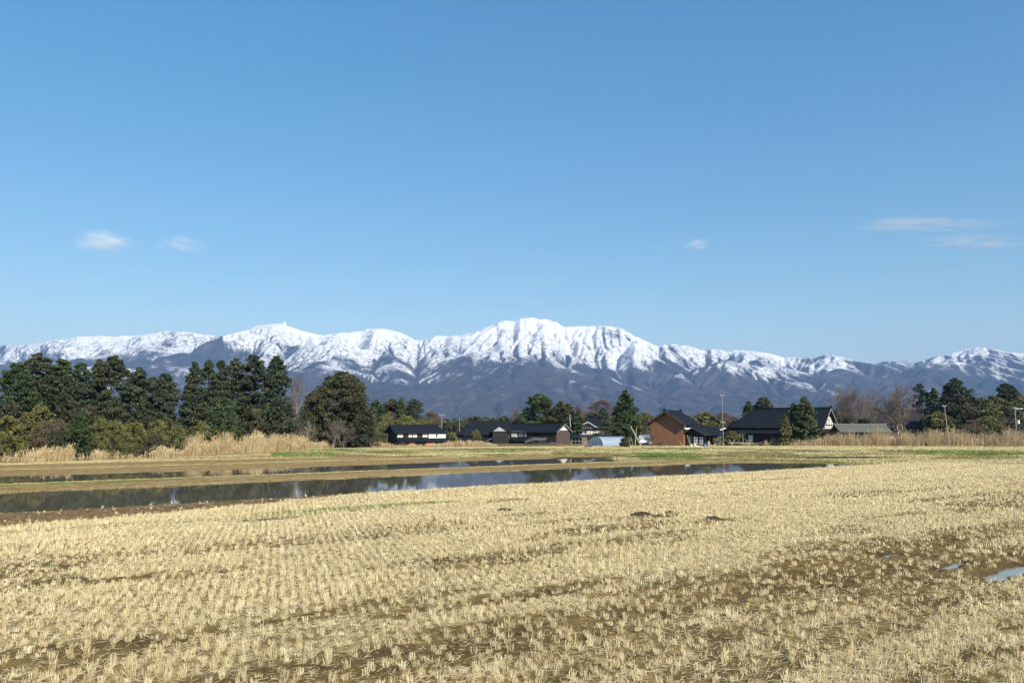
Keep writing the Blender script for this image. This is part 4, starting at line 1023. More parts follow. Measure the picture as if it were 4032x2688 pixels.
for (a, b_) in ((-4.2, -2.9), (-2.5, -1.8)):
    front_window(h, a, b_, 2.1, 3.15, -3.45, frame='whitepaint', pane='shoji', bars=4 if b_ - a > 1 else 1)
MB().box(-6.6, -2.2, -3.95, -3.5, 3.3, 3.4).build('eave_board', M['greywood'], h)
MB().prism([(-6.5, -5.6, .9), (1.0, -5.6, .9), (1.0, -3.46, 1.75), (-6.5, -3.46, 1.75)], (0, 0, .12)).build('lower_roof', M['kawara'], h)
MB().box(-6.2, .7, -5.1, -3.47, -.6, 1.0).build('lean_to_wall', M['darkwood'], h)

# weathered canopy with crooked post in front of the barn
o = empty('canopy', (xat(2110, 190), 190, 0), 0, label='weathered grey canopy on crooked poles before the black barn', cat='canopy')
mb = MB(); rg = random.Random(3)
pts = [(-2.6, 0, 1.15), (-1.6, 0, 1.55), (-.6, 0, 1.95), (.6, 0, 1.9), (1.7, 0, 1.85), (2.5, 0, 1.98)]
for i in range(5):
    a, b_ = pts[i], pts[i + 1]
    mb.prism([(a[0], -1, a[2] - .45 - rg.random() * .15), (b_[0], -1, b_[2] - .45 - rg.random() * .15), (b_[0], 1.2, b_[2]), (a[0], 1.2, a[2])], (0, 0, .06))
mb.build('cover', M['dullwood'], o)
MB().bar((.9, -.8, -.1), (.7, -.9, .8), .09).bar((.7, -.9, .8), (1.0, -.8, 1.45), .07).bar((.75, -.9, .85), (2.2, -.9, 1.0), .06).bar((2.2, -.9, 1.0), (2.7, -.8, .75), .05).build('crooked_post', M['dullwood'], o)
for xx in (-2.2, -1.0): MB().bar((xx, -.5, -.1), (xx, -.5, 1.2), .05).build('post', M['timber'], o)
o = empty('bench', (xat(2176, 189), 189, 0), 0, label='low grey plank bench at the foot of the barn gable', cat='bench')
MB().box(-.8, .8, -.2, .2, .75, .85).build('seat', M['greywood'], o)
for xx in (-.6, .6): MB().box(xx - .06, xx + .06, -.15, .15, -.05, .75).build('leg', M['timber'], o)

# open shed with ladder right of barn
o = empty('open_shed', (xat(2275, 200), 200, 0), R(-8), label='open timber shed leaning on the brown barn gable', cat='shed')
MB().prism([(-1.5, -1.6, 1.9), (1.4, -1.6, 1.45), (1.4, 1.2, 1.75), (-1.5, 1.2, 2.5)], (0, 0, .1)).build('roof', M['kawara'], o)
for xx in (-1.3, -.45, .4, 1.2): MB().box(xx - .06, xx + .06, -1.5, -1.38, -.1, 1.5).build('post', M['greywood'], o)
MB().box(-1.4, 1.3, -1.53, -1.37, .95, 1.06).build('rail', M['greywood'], o)
MB().box(-1.4, 1.3, .9, 1.0, -.1, 1.7).build('back_wall', M['darkwood'], o)
def ladder(px, lean, lab):
    o = empty('ladder', (xat(px, 186), 186, 0), 0, label=lab, cat='ladder', group='ladders beside the greenhouse')
    for s in (-.2, .2): MB().bar((s + lean, 0, -.05), (s - lean * .2, .6, 2.15), .035).build('rail', M['palewood'], o)
    mb = MB()
    for i in range(7):
        f_ = (i + .5) / 7; c = lean * (1 - 1.2 * f_)
        mb.bar((c - .2, .6 * f_, 2.15 * f_), (c + .2, .6 * f_, 2.15 * f_), .022)
    mb.build('rungs', M['palewood'], o)
ladder(2296, .3, 'pale ladder leaning between the barn shed and the greenhouse'); ladder(2307, .3, 'pale ladder nearest to the greenhouse end')

# house 3: villa with hip and gable
h = place('villa', 2268, 236, 6, 10.2, 'white walled villa with black hip and gable roof behind the greenhouse', 8.5)
roof_mesh(10.2, 8.5, 4.25, 2.6, .8, .7, hl=3.2, hr_=3.6, cap=.2).build('roof', M['kawara'], h)
wall_mesh(10.2, 8.5, 4.25, 0).build('wall', M['plastergrey'], h)
MB().box(-5.3, 5.9, -5.12, -5.04, 4.02, 4.2).build('gutter', M['greywood'], h)
gm = -1.9
MB().prism([(gm - 2.5, -5.3, 4.3), (gm + 2.5, -5.3, 4.3), (gm, -5.3, 5.55)], (0, 2.4, 0)).build('gable_face', M['darkwood'], h)
mb = MB(); 
for s in (-1, 1):
    P = [(0, 5.98), (.8, 5.62), (1.7, 5.0), (2.6, 4.55), (3.3, 4.3)]
    for i in range(4):
        a, b_ = P[i], P[i + 1]
        mb.prism([(gm + s * a[0], -5.75, a[1]), (gm + s * b_[0], -5.75, b_[1]), (gm + s * b_[0], -5.75, b_[1] - .3), (gm + s * a[0], -5.75, a[1] - .38)], (0, .12, 0))
mb.build('bargeboard', M['plastergrey'], h)
mb = MB()
for s in (-1, 1):
    mb.prism([(gm + s * 3.3, -5.8, 4.32), (gm, -5.8, 6.0), (gm, -1.5, 6.0), (gm + s * 3.3, -3.2, 4.32)], (0, 0, .14))
mb.build('gable_roof', M['kawara'], h)
for i in range(5): front_window(h, -1.6 + i * .82, -.86 + i * .82, 2.35, 3.5, -4.25, frame='timber', pane='shoji', bars=1, name='paper_screen')
for xx in (-3.9, -2.6): front_window(h, xx, xx + .6, 2.5, 3.6, -4.25, bars=1)
front_window(h, 3.0, 4.2, 2.4, 3.5, -4.25, pane='shoji', bars=2)
MB().box(4.6, 4.75, -5.0, -4.9, 2.1, 4.0).box(4.95, 5.1, -5.0, -4.9, 2.1, 4.0).build('porch_post', M['peach'], h)
MB().box(-5.2, 5.4, -5.0, -4.27, 1.95, 2.15).build('veranda', M['timber'], h)
h2 = MB().box(-5.4, 5.4, -5.4, -4.9, -.6, 1.9); h2.build('hedge_wall', M['darkwood'], h)
# cloud pruned pine before the villa
o = empty('pruned_pine', (xat(2372, 214), 214, 0), 0, label='cloud pruned garden pine with flat green pads before the villa', cat='garden tree')
mb = MB().bar((.3, 0, 0), (.1, 0, 1.6), .12).bar((.1, 0, 1.6), (-.3, 0, 2.8), .1).bar((-.3, 0, 2.8), (0, 0, 4.2), .07)
for e in ((-1.6, 0, 2.35), (1.3, 0, 2.9), (1.5, 0, 2.1), (-.8, 0, 3.3)): mb.bar((-.1, 0, e[2] - .3), e, .05, .03)
mb.build('trunk', M['bark'], o)
for i, (cx, cz, rx, rz) in enumerate(((0, 4.25, 1.6, .42), (-1.5, 2.5, 1.2, .36), (1.35, 3.05, .9, .32), (1.6, 2.2, .8, .3), (-.3, 2.1, .9, .3))):
    rg_ = np.random.default_rng(900 + i); n = 900
    d = rg_.normal(0, 1, (n, 3)); d /= np.linalg.norm(d, axis=1)[:, None]
    Cc = d * (rg_.random(n) ** .4)[:, None] * np.array([rx, rx * .7, rz]) + np.array([cx, 0, cz])
    V, Fq = quads_leaf(Cc, .24, np.array([0, 0, 1.]), .5, rg_)
    link('foliage_pad', np_mesh('foliage_pad', V, Fq, False, {'tone': ('FLOAT', np.repeat(rg_.random(n), 4))}), M['cedar'], o)

# greenhouses
def greenhouse(px, D, yaw, W_, L_, H_, label):
    t = R(yaw)
    o = empty('greenhouse', (xat(px, D) + math.cos(t) * L_ / 2, D + math.sin(t) * L_ / 2, 0), t, label=label, cat='greenhouse', group='plastic tunnel greenhouses')
    def arch(x, k=1.0):
        return [(x, math.cos(a) * W_ / 2 * k, max(math.sin(a), 0) ** .8 * H_ * k) for a in np.linspace(0, PI, 17)]
    mb = MB(); A0, A1 = arch(-L_ / 2), arch(L_ / 2)
    for i in range(16): mb.poly([A0[i], A0[i + 1], A1[i + 1], A1[i]])
    mb.build('film_cover', M['plastic'], o)
    MB().prism(arch(-L_ / 2 + .02, .995), (.03, 0, 0)).build('end_panel', M['plastic'], o)
    mb = MB()
    for j in range(int(L_ / .9) + 1):
        P = arch(-L_ / 2 + j * .9, 1.01)
        for i in range(16): mb.bar(P[i], P[i + 1], .02, n=4)
    mb.build('hoops', M['steel'], o)
    mb = MB().bar((-L_ / 2 - .03, -.5, 0), (-L_ / 2 - .03, -.5, H_ * .8), .03).bar((-L_ / 2 - .03, .5, 0), (-L_ / 2 - .03, .5, H_ * .8), .03).bar((-L_ / 2 - .03, -W_ * .45, H_ * .45), (-L_ / 2 - .03, W_ * .45, H_ * .45), .025)
    mb.build('door_frame', M['steel'], o)
greenhouse(2345, 184, 40, 4.6, 8.6, 2.3, 'pale blue plastic tunnel greenhouse left of the tall cedar')
greenhouse(2500, 204, 10, 4.6, 5.0, 2.5, 'pale blue tunnel greenhouse partly hidden between cedar and red barn')

# red barn
h = place('red_barn', 2579 + 112, 184, 52, 6.4, 'reddish brown gabled barn with black roof and antenna', 0, 'barn')
t = R(52); W_ = 8.4
h.location.x += -math.sin(t) * W_ / 2; h.location.y += math.cos(t) * W_ / 2
roof_mesh(6.4, W_, 5.55, 2.45, 1.1, 1.0, th=.2, cap=.2).build('roof', M['kawara'], h)
wall_mesh(6.4, W_, 5.55, 2.45).build('wall', M['redwall'], h)
MB().prism([(-3.24, -W_ / 2 + .0, 5.0), (-3.24, W_ / 2 - .0, 5.0), (-3.24, W_ / 2 - 1.4, 6.05), (-3.24, 1.6, 6.9), (-3.24, 0, 7.85), (-3.24, -1.6, 6.9)], (.05, 0, 0)) if False else None
for s in (-1, 1):
    MB().prism([(-4.3, s * 5.3, 4.78), (-4.3, s * 5.3, 5.12), (-4.3, 0, 8.22), (-4.3, 0, 7.85)], (.08, 0, 0)).build('bargeboard', M['brownwood'], h)
MB().box(-3.2, 3.2, -W_ / 2 - .02, -W_ / 2, 2.8, 5.5).build('side_wall', M['darkwood'], h)
w_ = front_window(h, -1.7, 1.9, 4.55, 5.35, -W_ / 2 - .03, frame='timber', pane='glass', bars=4)
for xx in (-.75, .15, .95): MB().box(xx - .05, xx + .1, -W_ / 2 - .13, -W_ / 2 - .085, 4.62, 5.25).build('mullion', M['plaster'], w_)
panel(h, 'plaster_panel', 'plaster', -3.1, -1.8, 4.45, 5.0, -W_ / 2 - .02, .1); panel(h, 'plaster_panel', 'plaster', 2.0, 3.2, 4.45, 5.0, -W_ / 2 - .02, .1)
MB().prism([(-3.2, -W_ / 2 - .45, 3.95), (3.4, -W_ / 2 - .45, 3.95), (3.4, -W_ / 2 - .04, 4.42), (-3.2, -W_ / 2 - .04, 4.42)], (0, 0, .08)).build('plaster_sill', M['plaster'], h)
# porch wing
W2, L2 = 5.6, 11.5
wz = 4.35
def wing(pt): return pt
cx, cy = 3.2, -W_ / 2 - W2 / 2 + .6
mb = MB()
for s in (-1, 1):
    mb.prism([(cx - L2 / 2 - .5, cy + s * (W2 / 2 + .5), 2.55), (cx + L2 / 2 + .5, cy + s * (W2 / 2 + .5), 2.55), (cx + L2 / 2 + .5, cy, wz), (cx - L2 / 2 - .5, cy, wz)], (0, 0, .15))
mb.box(cx - L2 / 2, cx + L2 / 2, cy - .15, cy + .15, wz + .05, wz + .3)
mb.build('wing_roof', M['kawara'], h)
MB().prism([(cx - L2 / 2 - .52, cy - W2 / 2 - .5, 2.42), (cx - L2 / 2 - .52, cy - W2 / 2 - .5, 2.68), (cx - L2 / 2 - .52, cy, wz + .14), (cx - L2 / 2 - .52, cy, wz - .14)], (-.06, 0, 0)).build('bargeboard', M['brownwood'], h)
MB().prism([(cx - L2 / 2 - .52, cy + W2 / 2 + .5, 2.42), (cx - L2 / 2 - .52, cy + W2 / 2 + .5, 2.68), (cx - L2 / 2 - .52, cy, wz + .14), (cx - L2 / 2 - .52, cy, wz - .14)], (-.06, 0, 0)).build('bargeboard', M['brownwood'], h)
MB().box(cx - L2 / 2, cx + L2 / 2, cy, cy + W2 / 2 - .7, -.3, 2.7).prism([(cx - L2 / 2 + .1, cy - W2 / 2 + .2, 2.72), (cx - L2 / 2 + .1, cy + W2 / 2 - .2, 2.72), (cx - L2 / 2 + .1, cy, 4.2)], (.1, 0, 0)).build('wing_wall', M['darkwood'], h)
for i in range(6):
    xx = cx - L2 / 2 + .2 + i * (L2 - .4) / 5
    MB().box(xx - .08, xx + .08, cy - W2 / 2, cy - W2 / 2 + .16, -.1, 2.65).build('porch_post', M['timber'], h)
xw = cx - L2 / 2 - .02
for (ya, yb) in ((cy - 2.4, cy - 1.3), (cy - 1.1, cy)):
    f = MB()
    for zz in (.5, 1.15, 1.8, 2.35): f.box(xw - .05, xw + .03, ya, yb, zz, zz + .07)
    for yy in (ya, (ya + yb) / 2, yb - .07): f.box(xw - .045, xw + .03, yy, yy + .07, .5, 2.4)
    w_ = f.build('lattice_window', M['timber'], h)
    MB().box(xw - .01, xw + .05, ya + .07, yb - .07, .6, 2.3).build('pane', M['shoji'], w_)
o = empty('tv_antenna', (xat(2630, 186), 186, 8.15), 0, label='thin television antenna on the ridge of the red barn', cat='antenna')
MB().bar((0, 0, -.3), (0, 0, 1.65), .035).build('mast', M['steel'], o)
mb = MB().bar((-.35, -.3, 1.5), (.35, .3, 1.5), .02).bar((-.3, -.25, 1.1), (.3, .25, 1.1), .02)
for k_ in np.linspace(-.3, .3, 5): mb.bar((k_ - .2, k_ * .8 + .25, 1.5), (k_ + .2, k_ * .8 - .25, 1.5), .012); mb.bar((k_ - .15, k_ * .8 + .2, 1.1), (k_ + .15, k_ * .8 - .2, 1.1), .012)
mb.build('aerial_rods', M['steel'], o)

# yard clutter
def box_thing(name, px, D, w_, d_, h_, mat, label, cat, z=0.0, lid=None, yaw=10):
    o = empty(name, (xat(px, D), D, z + .05), R(yaw), label=label, cat=cat)
    MB().box(-w_ / 2, w_ / 2, -d_ / 2, d_ / 2, 0, h_).build('body', M[mat], o)
    MB().box(-w_ / 2 - .04, w_ / 2 + .04, -d_ / 2 - .04, d_ / 2 + .04, h_ + .002, h_ + .08).build('lid', M[lid or mat], o)
box_thing('storage_box', 2720, 172, .42, .4, .75, 'plaster', 'white box standing first at the left under the barn porch', 'box')
box_thing('storage_box', 2739, 171, .7, .5, .5, 'plaster', 'wide white box second from left before the barn porch', 'box', lid='whitepaint')
box_thing('storage_box', 2752, 171, .55, .5, .52, 'plaster', 'square white box third from left before the barn porch', 'box', yaw=-15)
box_thing('storage_box', 2734, 174, .5, .4, 1.0, 'palewood', 'upright pale crate behind the white boxes', 'crate')
o = empty('tarp_bundle', (xat(2774, 172), 172, .05), 0, label='blue tarpaulin bundle among the clutter of the barn porch', cat='tarpaulin')
rg_ = np.random.default_rng(8); mb = MB()
pr = [(math.cos(a) * .42 * rg_.uniform(.8, 1.1), math.sin(a) * .35, .55 + rg_.uniform(-.1, .1)) for a in np.linspace(0, 2 * PI, 9)[:-1]]
pb = [(p[0] * 1.25, p[1] * 1.25, .0) for p in pr]; pt_ = [(p[0] * .55, p[1] * .55, .95 + rg_.uniform(-.1, .12)) for p in pr]
for i in range(8):
    j = (i + 1) % 8; mb.poly([pb[i], pb[j], pr[j], pr[i]]); mb.poly([pr[i], pr[j], pt_[j], pt_[i]])
mb.poly(pt_); mb.build('cover', M['bluetarp'], o)
MB().bar((0, 0, .5), (.28, .1, 1.25), .05).build('pole_tip', M['bluetarp'], o)
o = empty('water_tank', (xat(2789, 173), 173, .05), 0, label='tall tan rounded tank at the right of the barn porch', cat='tank')
mb = MB(); P0 = [(0.0, .3), (.5, .34), (1.0, .34), (1.3, .26), (1.42, .1)]
for i in range(4): mb.bar((0, 0, P0[i][0]), (0, 0, P0[i + 1][0]), P0[i][1], P0[i + 1][1], 14)
mb.build('body', M['tan'], o); MB().bar((0, 0, 1.42), (0, 0, 1.5), .1, n=10).build('cap', M['palewood'], o)
for i, (px, D, hh, lab) in enumerate(((2800, 174, .7, 'short cut log standing just right of the tan tank'), (2812, 173, .9, 'taller cut log near the right end of the clutter'), (2765, 170, .45, 'short stump in front of the blue tarpaulin'))):
    tag(MB().bar((0, 0, 0), (.03, 0, hh), .16, .14, 10).build('log', M['palewood'], None), lab, 'log').location = (xat(px, D), D, .05)
# leaning poles
def pole_thing(name, px0, py0, px1, py1, D, r, mat, label, cat='pole'):
    x1, z1 = xat(px1, D, py1), max(zat(py1, D), 0)
    x0, z0 = xat(px0, D, py0), zat(py0, D)
    o = MB().bar((0, 0, -.1), (x0 - x1, .3, z0 - z1), r, r * .7, 8).build(name, M[mat]); o.location = (x1, D, z1)
    return tag(o, label, cat)
pole_thing('leaning_pole', 2483, 1676, 2525, 1754, 176, .10, 'palewood', 'long pale pole leaning to the left beside the tall cedar')
pole_thing('wooden_post', 2507, 1685, 2501, 1750, 178, .07, 'palewood', 'upright pale post right behind the long leaning pole')
for i, (a, b_, c, d_, lab) in enumerate(((2478, 1722, 2482, 1752, 'short stake left at the foot of the cedar'), (2486, 1720, 2491, 1752, 'short stake second from left at the cedar foot'), (2674, 1735, 2690, 1757, 'thin stick leaning left in the grass before the red barn'), (2697, 1732, 2688, 1757, 'thin stick leaning right in the grass before the red barn'),
                                       (2707, 1712, 2717, 1752, 'thin pale pole leaning on the lattice window of the porch'), (2716, 1718, 2719, 1752, 'second pale pole upright at the lattice window'))):
    pole_thing('stake', a, b_, c, d_, 175, .04, 'palewood', lab, 'stake')
# drying rack
D = 178
o = empty('drying_rack', (xat(2916, D), D, 0), 0, label='pale wooden drying rack with crossed legs before the big farmhouse', cat='rack')
s = D / F_PX
zb = zat(1743, D)
MB().bar((-2.8, 0, zb), (2.8, 0, zb - .02), .06, n=8).build('rail', M['palewood'], o)
for xx in (-1.95, 1.75):
    MB().bar((xx - .7, -.4, 0), (xx + .75, .4, zb + .75), .045).build('leg', M['palewood'], o); MB().bar((xx + .6, -.4, 0), (xx - .6, .4, zb + .8), .045).build('leg', M['palewood'], o)
pole_thing('leaning_pole', 2932, 1722, 2916, 1750, 181, .045, 'greywood', 'grey pole leaning behind the middle of the drying rack')
o = empty('white_gable_shed', (xat(2851, 222), 222, 0), 0, label='small shed with white curved bargeboards behind the tallest pole', cat='shed')
MB().box(-1.6, 1.6, -.9, .9, -.3, 3.0).prism([(-1.6, -.9, 3.0), (1.6, -.9, 3.0), (0, -.9, 4.0)], (0, 1.8, 0)).build('wall', M['darkwood'], o)
mb = MB()
for s_ in (-1, 1):
    for a, b_ in (((0, 4.25), (1.1, 3.95)), ((1.1, 3.95), (2.2, 3.3))):
        mb.prism([(s_ * a[0], -1.2, a[1]), (s_ * b_[0], -1.2, b_[1]), (s_ * b_[0], -1.2, b_[1] - .45), (s_ * a[0], -1.2, a[1] - .35)], (0, .1, 0))
mb.build('bargeboard', M['plaster'], o)
mb = MB()
for s_ in (-1, 1):
    for a, b_ in (((0, 4.27), (1.1, 3.97)), ((1.1, 3.97), (2.25, 3.3))):
        mb.prism([(s_ * a[0], -1.25, a[1]), (s_ * b_[0], -1.25, b_[1]), (s_ * b_[0], 1.2, b_[1]), (s_ * a[0], 1.2, a[1])], (0, 0, .08))
mb.build('roof', M['kawara'], o)

# big farmhouse
L5, W5 = 24.0, 9.5
h = empty('big_farmhouse', (0, 0, 0), R(-40), label='largest black roofed farmhouse with timbered white gable at its right end', cat='house')
t = R(-40); xr, yr = xat(3236, 203), 203.0     # front right corner (L/2,-W/2)
h.location = (xr - math.cos(t) * L5 / 2 - math.sin(t) * W5 / 2, yr - math.sin(t) * L5 / 2 + math.cos(t) * W5 / 2, 0)
roof_mesh(L5, W5, 4.9, 4.15, .9, .9, th=.22, hl=5.0, cap=.28).build('roof', M['kawara'], h)
wall_mesh(L5, W5, 4.9, 4.15, gl=False).build('wall', M['darkwood'], h)
xg = L5 / 2
g_ = MB()
for (y0, y1, z0, z1) in ((4.6, 4.35, 4.0, 4.75), (3.9, 3.5, 5.05, 5.6), (3.4, 2.0, 5.66, 7.0), (1.1, .8, 7.1, 7.6)):
    g_.prism([(xg, -y0, z0), (xg, y0, z0), (xg, y1, z1), (xg, -y1, z1)], (.06, 0, 0))
g_.build('gable_plaster', M['plaster'], h)
g_ = MB()
for yy in np.arange(-3.6, 3.7, 1.2): g_.box(xg + .02, xg + .12, yy - .06, yy + .06, 4.02, 7.0 - abs(yy) * .75 + .6)
for zz in (6.3,): g_.box(xg + .02, xg + .115, -2.7, 2.7, zz, zz + .1)
g_.build('timber_grid', M['timber'], h)
for s_ in (-1, 1):
    MB().prism([(xg + .92, s_ * 5.65, 4.0), (xg + .92, s_ * 5.65, 4.4), (xg + .92, 0, 9.3), (xg + .92, 0, 8.9)], (.08, 0, 0)).build('bargeboard', M['greywood'], h)
MB().prism([(-L5 / 2 - 1.2, -W5 / 2 - 2.2, 2.7), (L5 / 2 + .6, -W5 / 2 - 2.2, 2.7), (L5 / 2 + .6, -W5 / 2 - .02, 3.85), (-L5 / 2 - 1.2, -W5 / 2 - .02, 3.85)], (0, 0, .14)).build('lower_roof', M['kawara'], h)
MB().prism([(xg + 1.9, -W5 / 2 - .5, 2.75), (xg + 1.9, W5 / 2 + .5, 2.75), (xg + .02, W5 / 2 + .5, 3.7), (xg + .02, -W5 / 2 - .5, 3.7)], (0, 0, .13)).build('end_roof', M['kawara'], h)
MB().prism([(-L5 / 2 - 2.2, -W5 / 2 - 1, 2.9), (-L5 / 2 - 2.2, W5 / 2 + .5, 2.9), (-L5 / 2 + .6, W5 / 2 + .5, 6.2), (-L5 / 2 + .6, -W5 / 2 - 1, 5.9)], (0, 0, .14)).build('left_roof', M['kawara'], h)
MB().box(-L5 / 2, L5 / 2, -W5 / 2 - 1.2, -W5 / 2 - .01, -.4, 2.9).build('veranda_wall', M['darkwood'], h)
panel(h, 'plaster_panel', 'plastergrey', -5.4, -3.5, 4.0, 4.8, -W5 / 2)
for xx in (-7.0, 4.0): panel(h, 'white_door', 'shoji', xx, xx + 1.25, .7, 2.3, -W5 / 2 - 1.2)
panel(h, 'white_panel', 'plaster', xg - 1.2, xg, 1.3, 1.9, -W5 / 2 - 1.2)

# tiled shed
h = place('tiled_shed', 3309, 188, 3, 11.7, 'low shed with ribbed grey tile roof standing in the reeds', 4.4, 'shed')
mb = MB(); Lr, zr, ze, ye = 12.6, 4.95, 3.3, 2.9
x0 = -Lr / 2
mb.prism([(x0, -ye, ze), (-x0, -ye, ze), (-x0, 0, zr), (x0, 0, zr)], (0, 0, .1)).prism([(x0, ye, ze), (-x0, ye, ze), (-x0, 0, zr), (x0, 0, zr)], (0, 0, .1))
nrib = 34
for i in range(nrib):
    xx = x0 + (i + .5) * Lr / nrib
    mb.bar((xx, -ye - .03, ze + .09), (xx, -.05, zr + .09), .095, n=8)
mb.box(x0 - .05, -x0 + .05, -.18, .18, zr + .08, zr + .32)
mb.box(x0 - .12, x0 + .12, -.24, .24, zr + .05, zr + .5); mb.box(-x0 - .12, -x0 + .12, -.24, .24, zr + .05, zr + .5)
mb.build('roof', M['kawaragrey'], h)
wall_mesh(11.7, 4.4, 3.35, 1.3).build('wall', M['darkwood'], h)
for xx in np.linspace(-5.6, 5.6, 7): MB().box(xx - .08, xx + .08, -2.32, -2.2, -.2, 3.3).build('wall_post', M['greywood'], h)
h2 = box_thing('board_panel', 3508, 183, 1.1, .12, 2.3, 'tan', 'tan upright board at the right end of the tiled shed', 'board')

# far dark barn
h = empty('far_barn', (0, 0, 0), R(-22), label='dark brown roofed barn behind the two bare trees', cat='barn')
t = R(-22); L7, W7 = 21.0, 9.0; xr, yr = xat(3636, 255), 255.0
h.location = (xr - math.cos(t) * L7 / 2 - math.sin(t) * W7 / 2, yr - math.sin(t) * L7 / 2 + math.cos(t) * W7 / 2, 0)
roof_mesh(L7, W7, 4.3, 4.3, .5, .5, th=.2, cap=.2).build('roof', M['roofbrown'], h)
wall_mesh(L7, W7, 4.3, 4.3).build('wall', M['brownwood'], h)
for s_ in (-1, 1):
    MB().prism([(L7 / 2 + .52, s_ * 5.0, 3.75), (L7 / 2 + .52, s_ * 5.0, 4.2), (L7 / 2 + .52, 0, 8.95), (L7 / 2 + .52, 0, 8.5)], (.1, 0, 0)).build('bargeboard', M['greywood'], h)
MB().box(2.0, 8.5, -4.9, -4.51, 3.2, 3.5).build('pale_band', M['greywood'], h)
# right edge low roof
h = empty('low_hut', (xat(4030, 190), 190, 0), R(-25), label='low hut with sloping brown roof at the right edge of the photo', cat='hut')
roof_mesh(8, 4, 2.3, 1.3, .4, .4, cap=.1).build('roof', M['brownwood'], h); wall_mesh(8, 4, 2.3, 1.3).build('wall', M['darkwood'], h)

# poles
def utility_pole(px, pt, D, label, arms=((.4, 1.2),), lean=0.0, r=.11, transformer=False, z0=0.0, steps=True, name='utility_pole', group='concrete utility poles'):
    zt = zat(pt, D)
    o = empty(name, (xat(px, D), D, z0), 0, label=label, cat='utility pole', group=group)
    MB().bar((lean, 0, -.3), (0, 0, zt - z0), r, r * .62, 12).build('pole', M['concrete'], o)
    for (dz, w_) in arms:
        c = MB().box(-w_, w_, -.06, .06, zt - z0 - dz - .06, zt - z0 - dz + .06).build('crossarm', M['steel'], o)
        for xx in (-w_ + .1, 0 - .45, .45, w_ - .1):
            MB().bar((xx, 0, zt - z0 - dz + .062), (xx, 0, zt - z0 - dz + .25), .05, .04, 8).build('insulator', M['whitepaint'], c)
    if transformer:
        MB().bar((.55, -.1, zt - z0 - 4.1), (.55, -.1, zt - z0 - 3.2), .3, n=12).build('transformer', M['whitepaint'], o)
    return o
utility_pole(1739, 1630, 205, 'utility pole with short crossarm right behind the first house', arms=((.25, .75),))
utility_pole(1809, 1645, 214, 'thin pole left of the long low black roofed house', arms=(), r=.10)
utility_pole(2847, 1551, 186, 'tallest utility pole, right of the red barn', arms=((.35, .5), (6.6, .35)), r=.10)
utility_pole(3724, 1597, 178, 'plain utility pole leaning to the left over the reeds', arms=((.12, .35),), lean=.62, r=.11)
utility_pole(4002, 1602, 196, 'utility pole with white transformer and side arm at the right edge', arms=((.3, .3),), transformer=True, r=.15)
o = tag(MB().bar((0, 0, 0), (1.6, 0, .02), .07, n=8).bar((1.2, 0, -.02), (1.7, 0, .06), .11, n=8).build('street_lamp_arm', M['whitepaint']), 'white side arm carrying a lamp on the right-hand pole', 'lamp arm'); o.location = (xat(4004, 196), 195.8, zat(1609, 196))
utility_pole(1446, 1704, 176, 'short thin pole beside the round white sign', arms=(), r=.06, name='thin_pole', group=None)
tag(MB().bar((.25, 0, -.4), (0, 0, 3.1), .17, .13, 10).build('chimney_pipe', M['concrete']), 'white chimney pipe standing behind the brown barn gable', 'chimney').location = (xat(2243, 219), 219, zat(1676, 219))
o = empty('round_sign', (xat(1434, 175), 175, 0), 0, label='round white sign on a short post below the big broad evergreen', cat='sign')
MB().bar((0, 0, 0), (0, 0, 1.35), .035).build('post', M['steel'], o)
MB().bar((0, -.06, 1.32), (0, -.03, 1.32), .36, n=24).build('disc', M['whitepaint'], o)
MB().bar((.04, -.075, 1.3), (.04, -.062, 1.3), .06, n=8).build('mark', M['steel'], o)
# kerbside marker stones / concrete culvert in the bank
o = tag(MB().box(-.8, .8, -.3, .3, 0, .5).prism([(-.9, -.36, .502), (.9, -.36, .502), (.7, -.1, .62), (-.7, -.1, .62)], (0, .4, 0)).build('culvert_block', M['slate']), 'grey concrete culvert block in the grass bank before the greenhouse', 'culvert'); o.location = (xat(2317, 168), 168, .1)
# clods in the field
for i, (px, py, r_, lab) in enumerate(((2523, 2037, .30, 'dark wet clod lying in the middle of the pale stubble'), (2813, 2055, .26, 'dark clod right of the middle of the field'), (1991, 2018, .22, 'brown clod on the bare patch near the grassy track'), (2635, 2028, .16, 'small brown clod between the two dark ones'))):
    gx, gy = ground(px, py); rg_ = np.random.default_rng(50 + i)
    th_, ph = np.meshgrid(np.linspace(0, 2 * PI, 17)[:-1], np.linspace(0, PI / 2 + .2, 7))
    rr_ = r_ * (1 + (vn(np.cos(th_) * 2 + 5 * i, np.sin(th_) * 2 + ph * 2, 70 + i) - .5) * .8)
    V = np.stack([rr_ * np.cos(th_) * np.sin(ph) * 1.9, rr_ * np.sin(th_) * np.sin(ph), rr_ * np.cos(ph) * .6], -1).reshape(-1, 3)
    id_ = np.arange(7 * 16).reshape(7, 16)
    Fq = np.stack([id_[:-1], id_[1:], np.roll(id_, -1, 1)[1:], np.roll(id_, -1, 1)[:-1]], -1).reshape(-1, 4)
    o = link('clod', np_mesh('clod', V, Fq, True), M['lump']); o.location = (gx, gy, float(ground_z(np.array([gx]), np.array([gy]))[0])); tag(o, lab, 'clod')
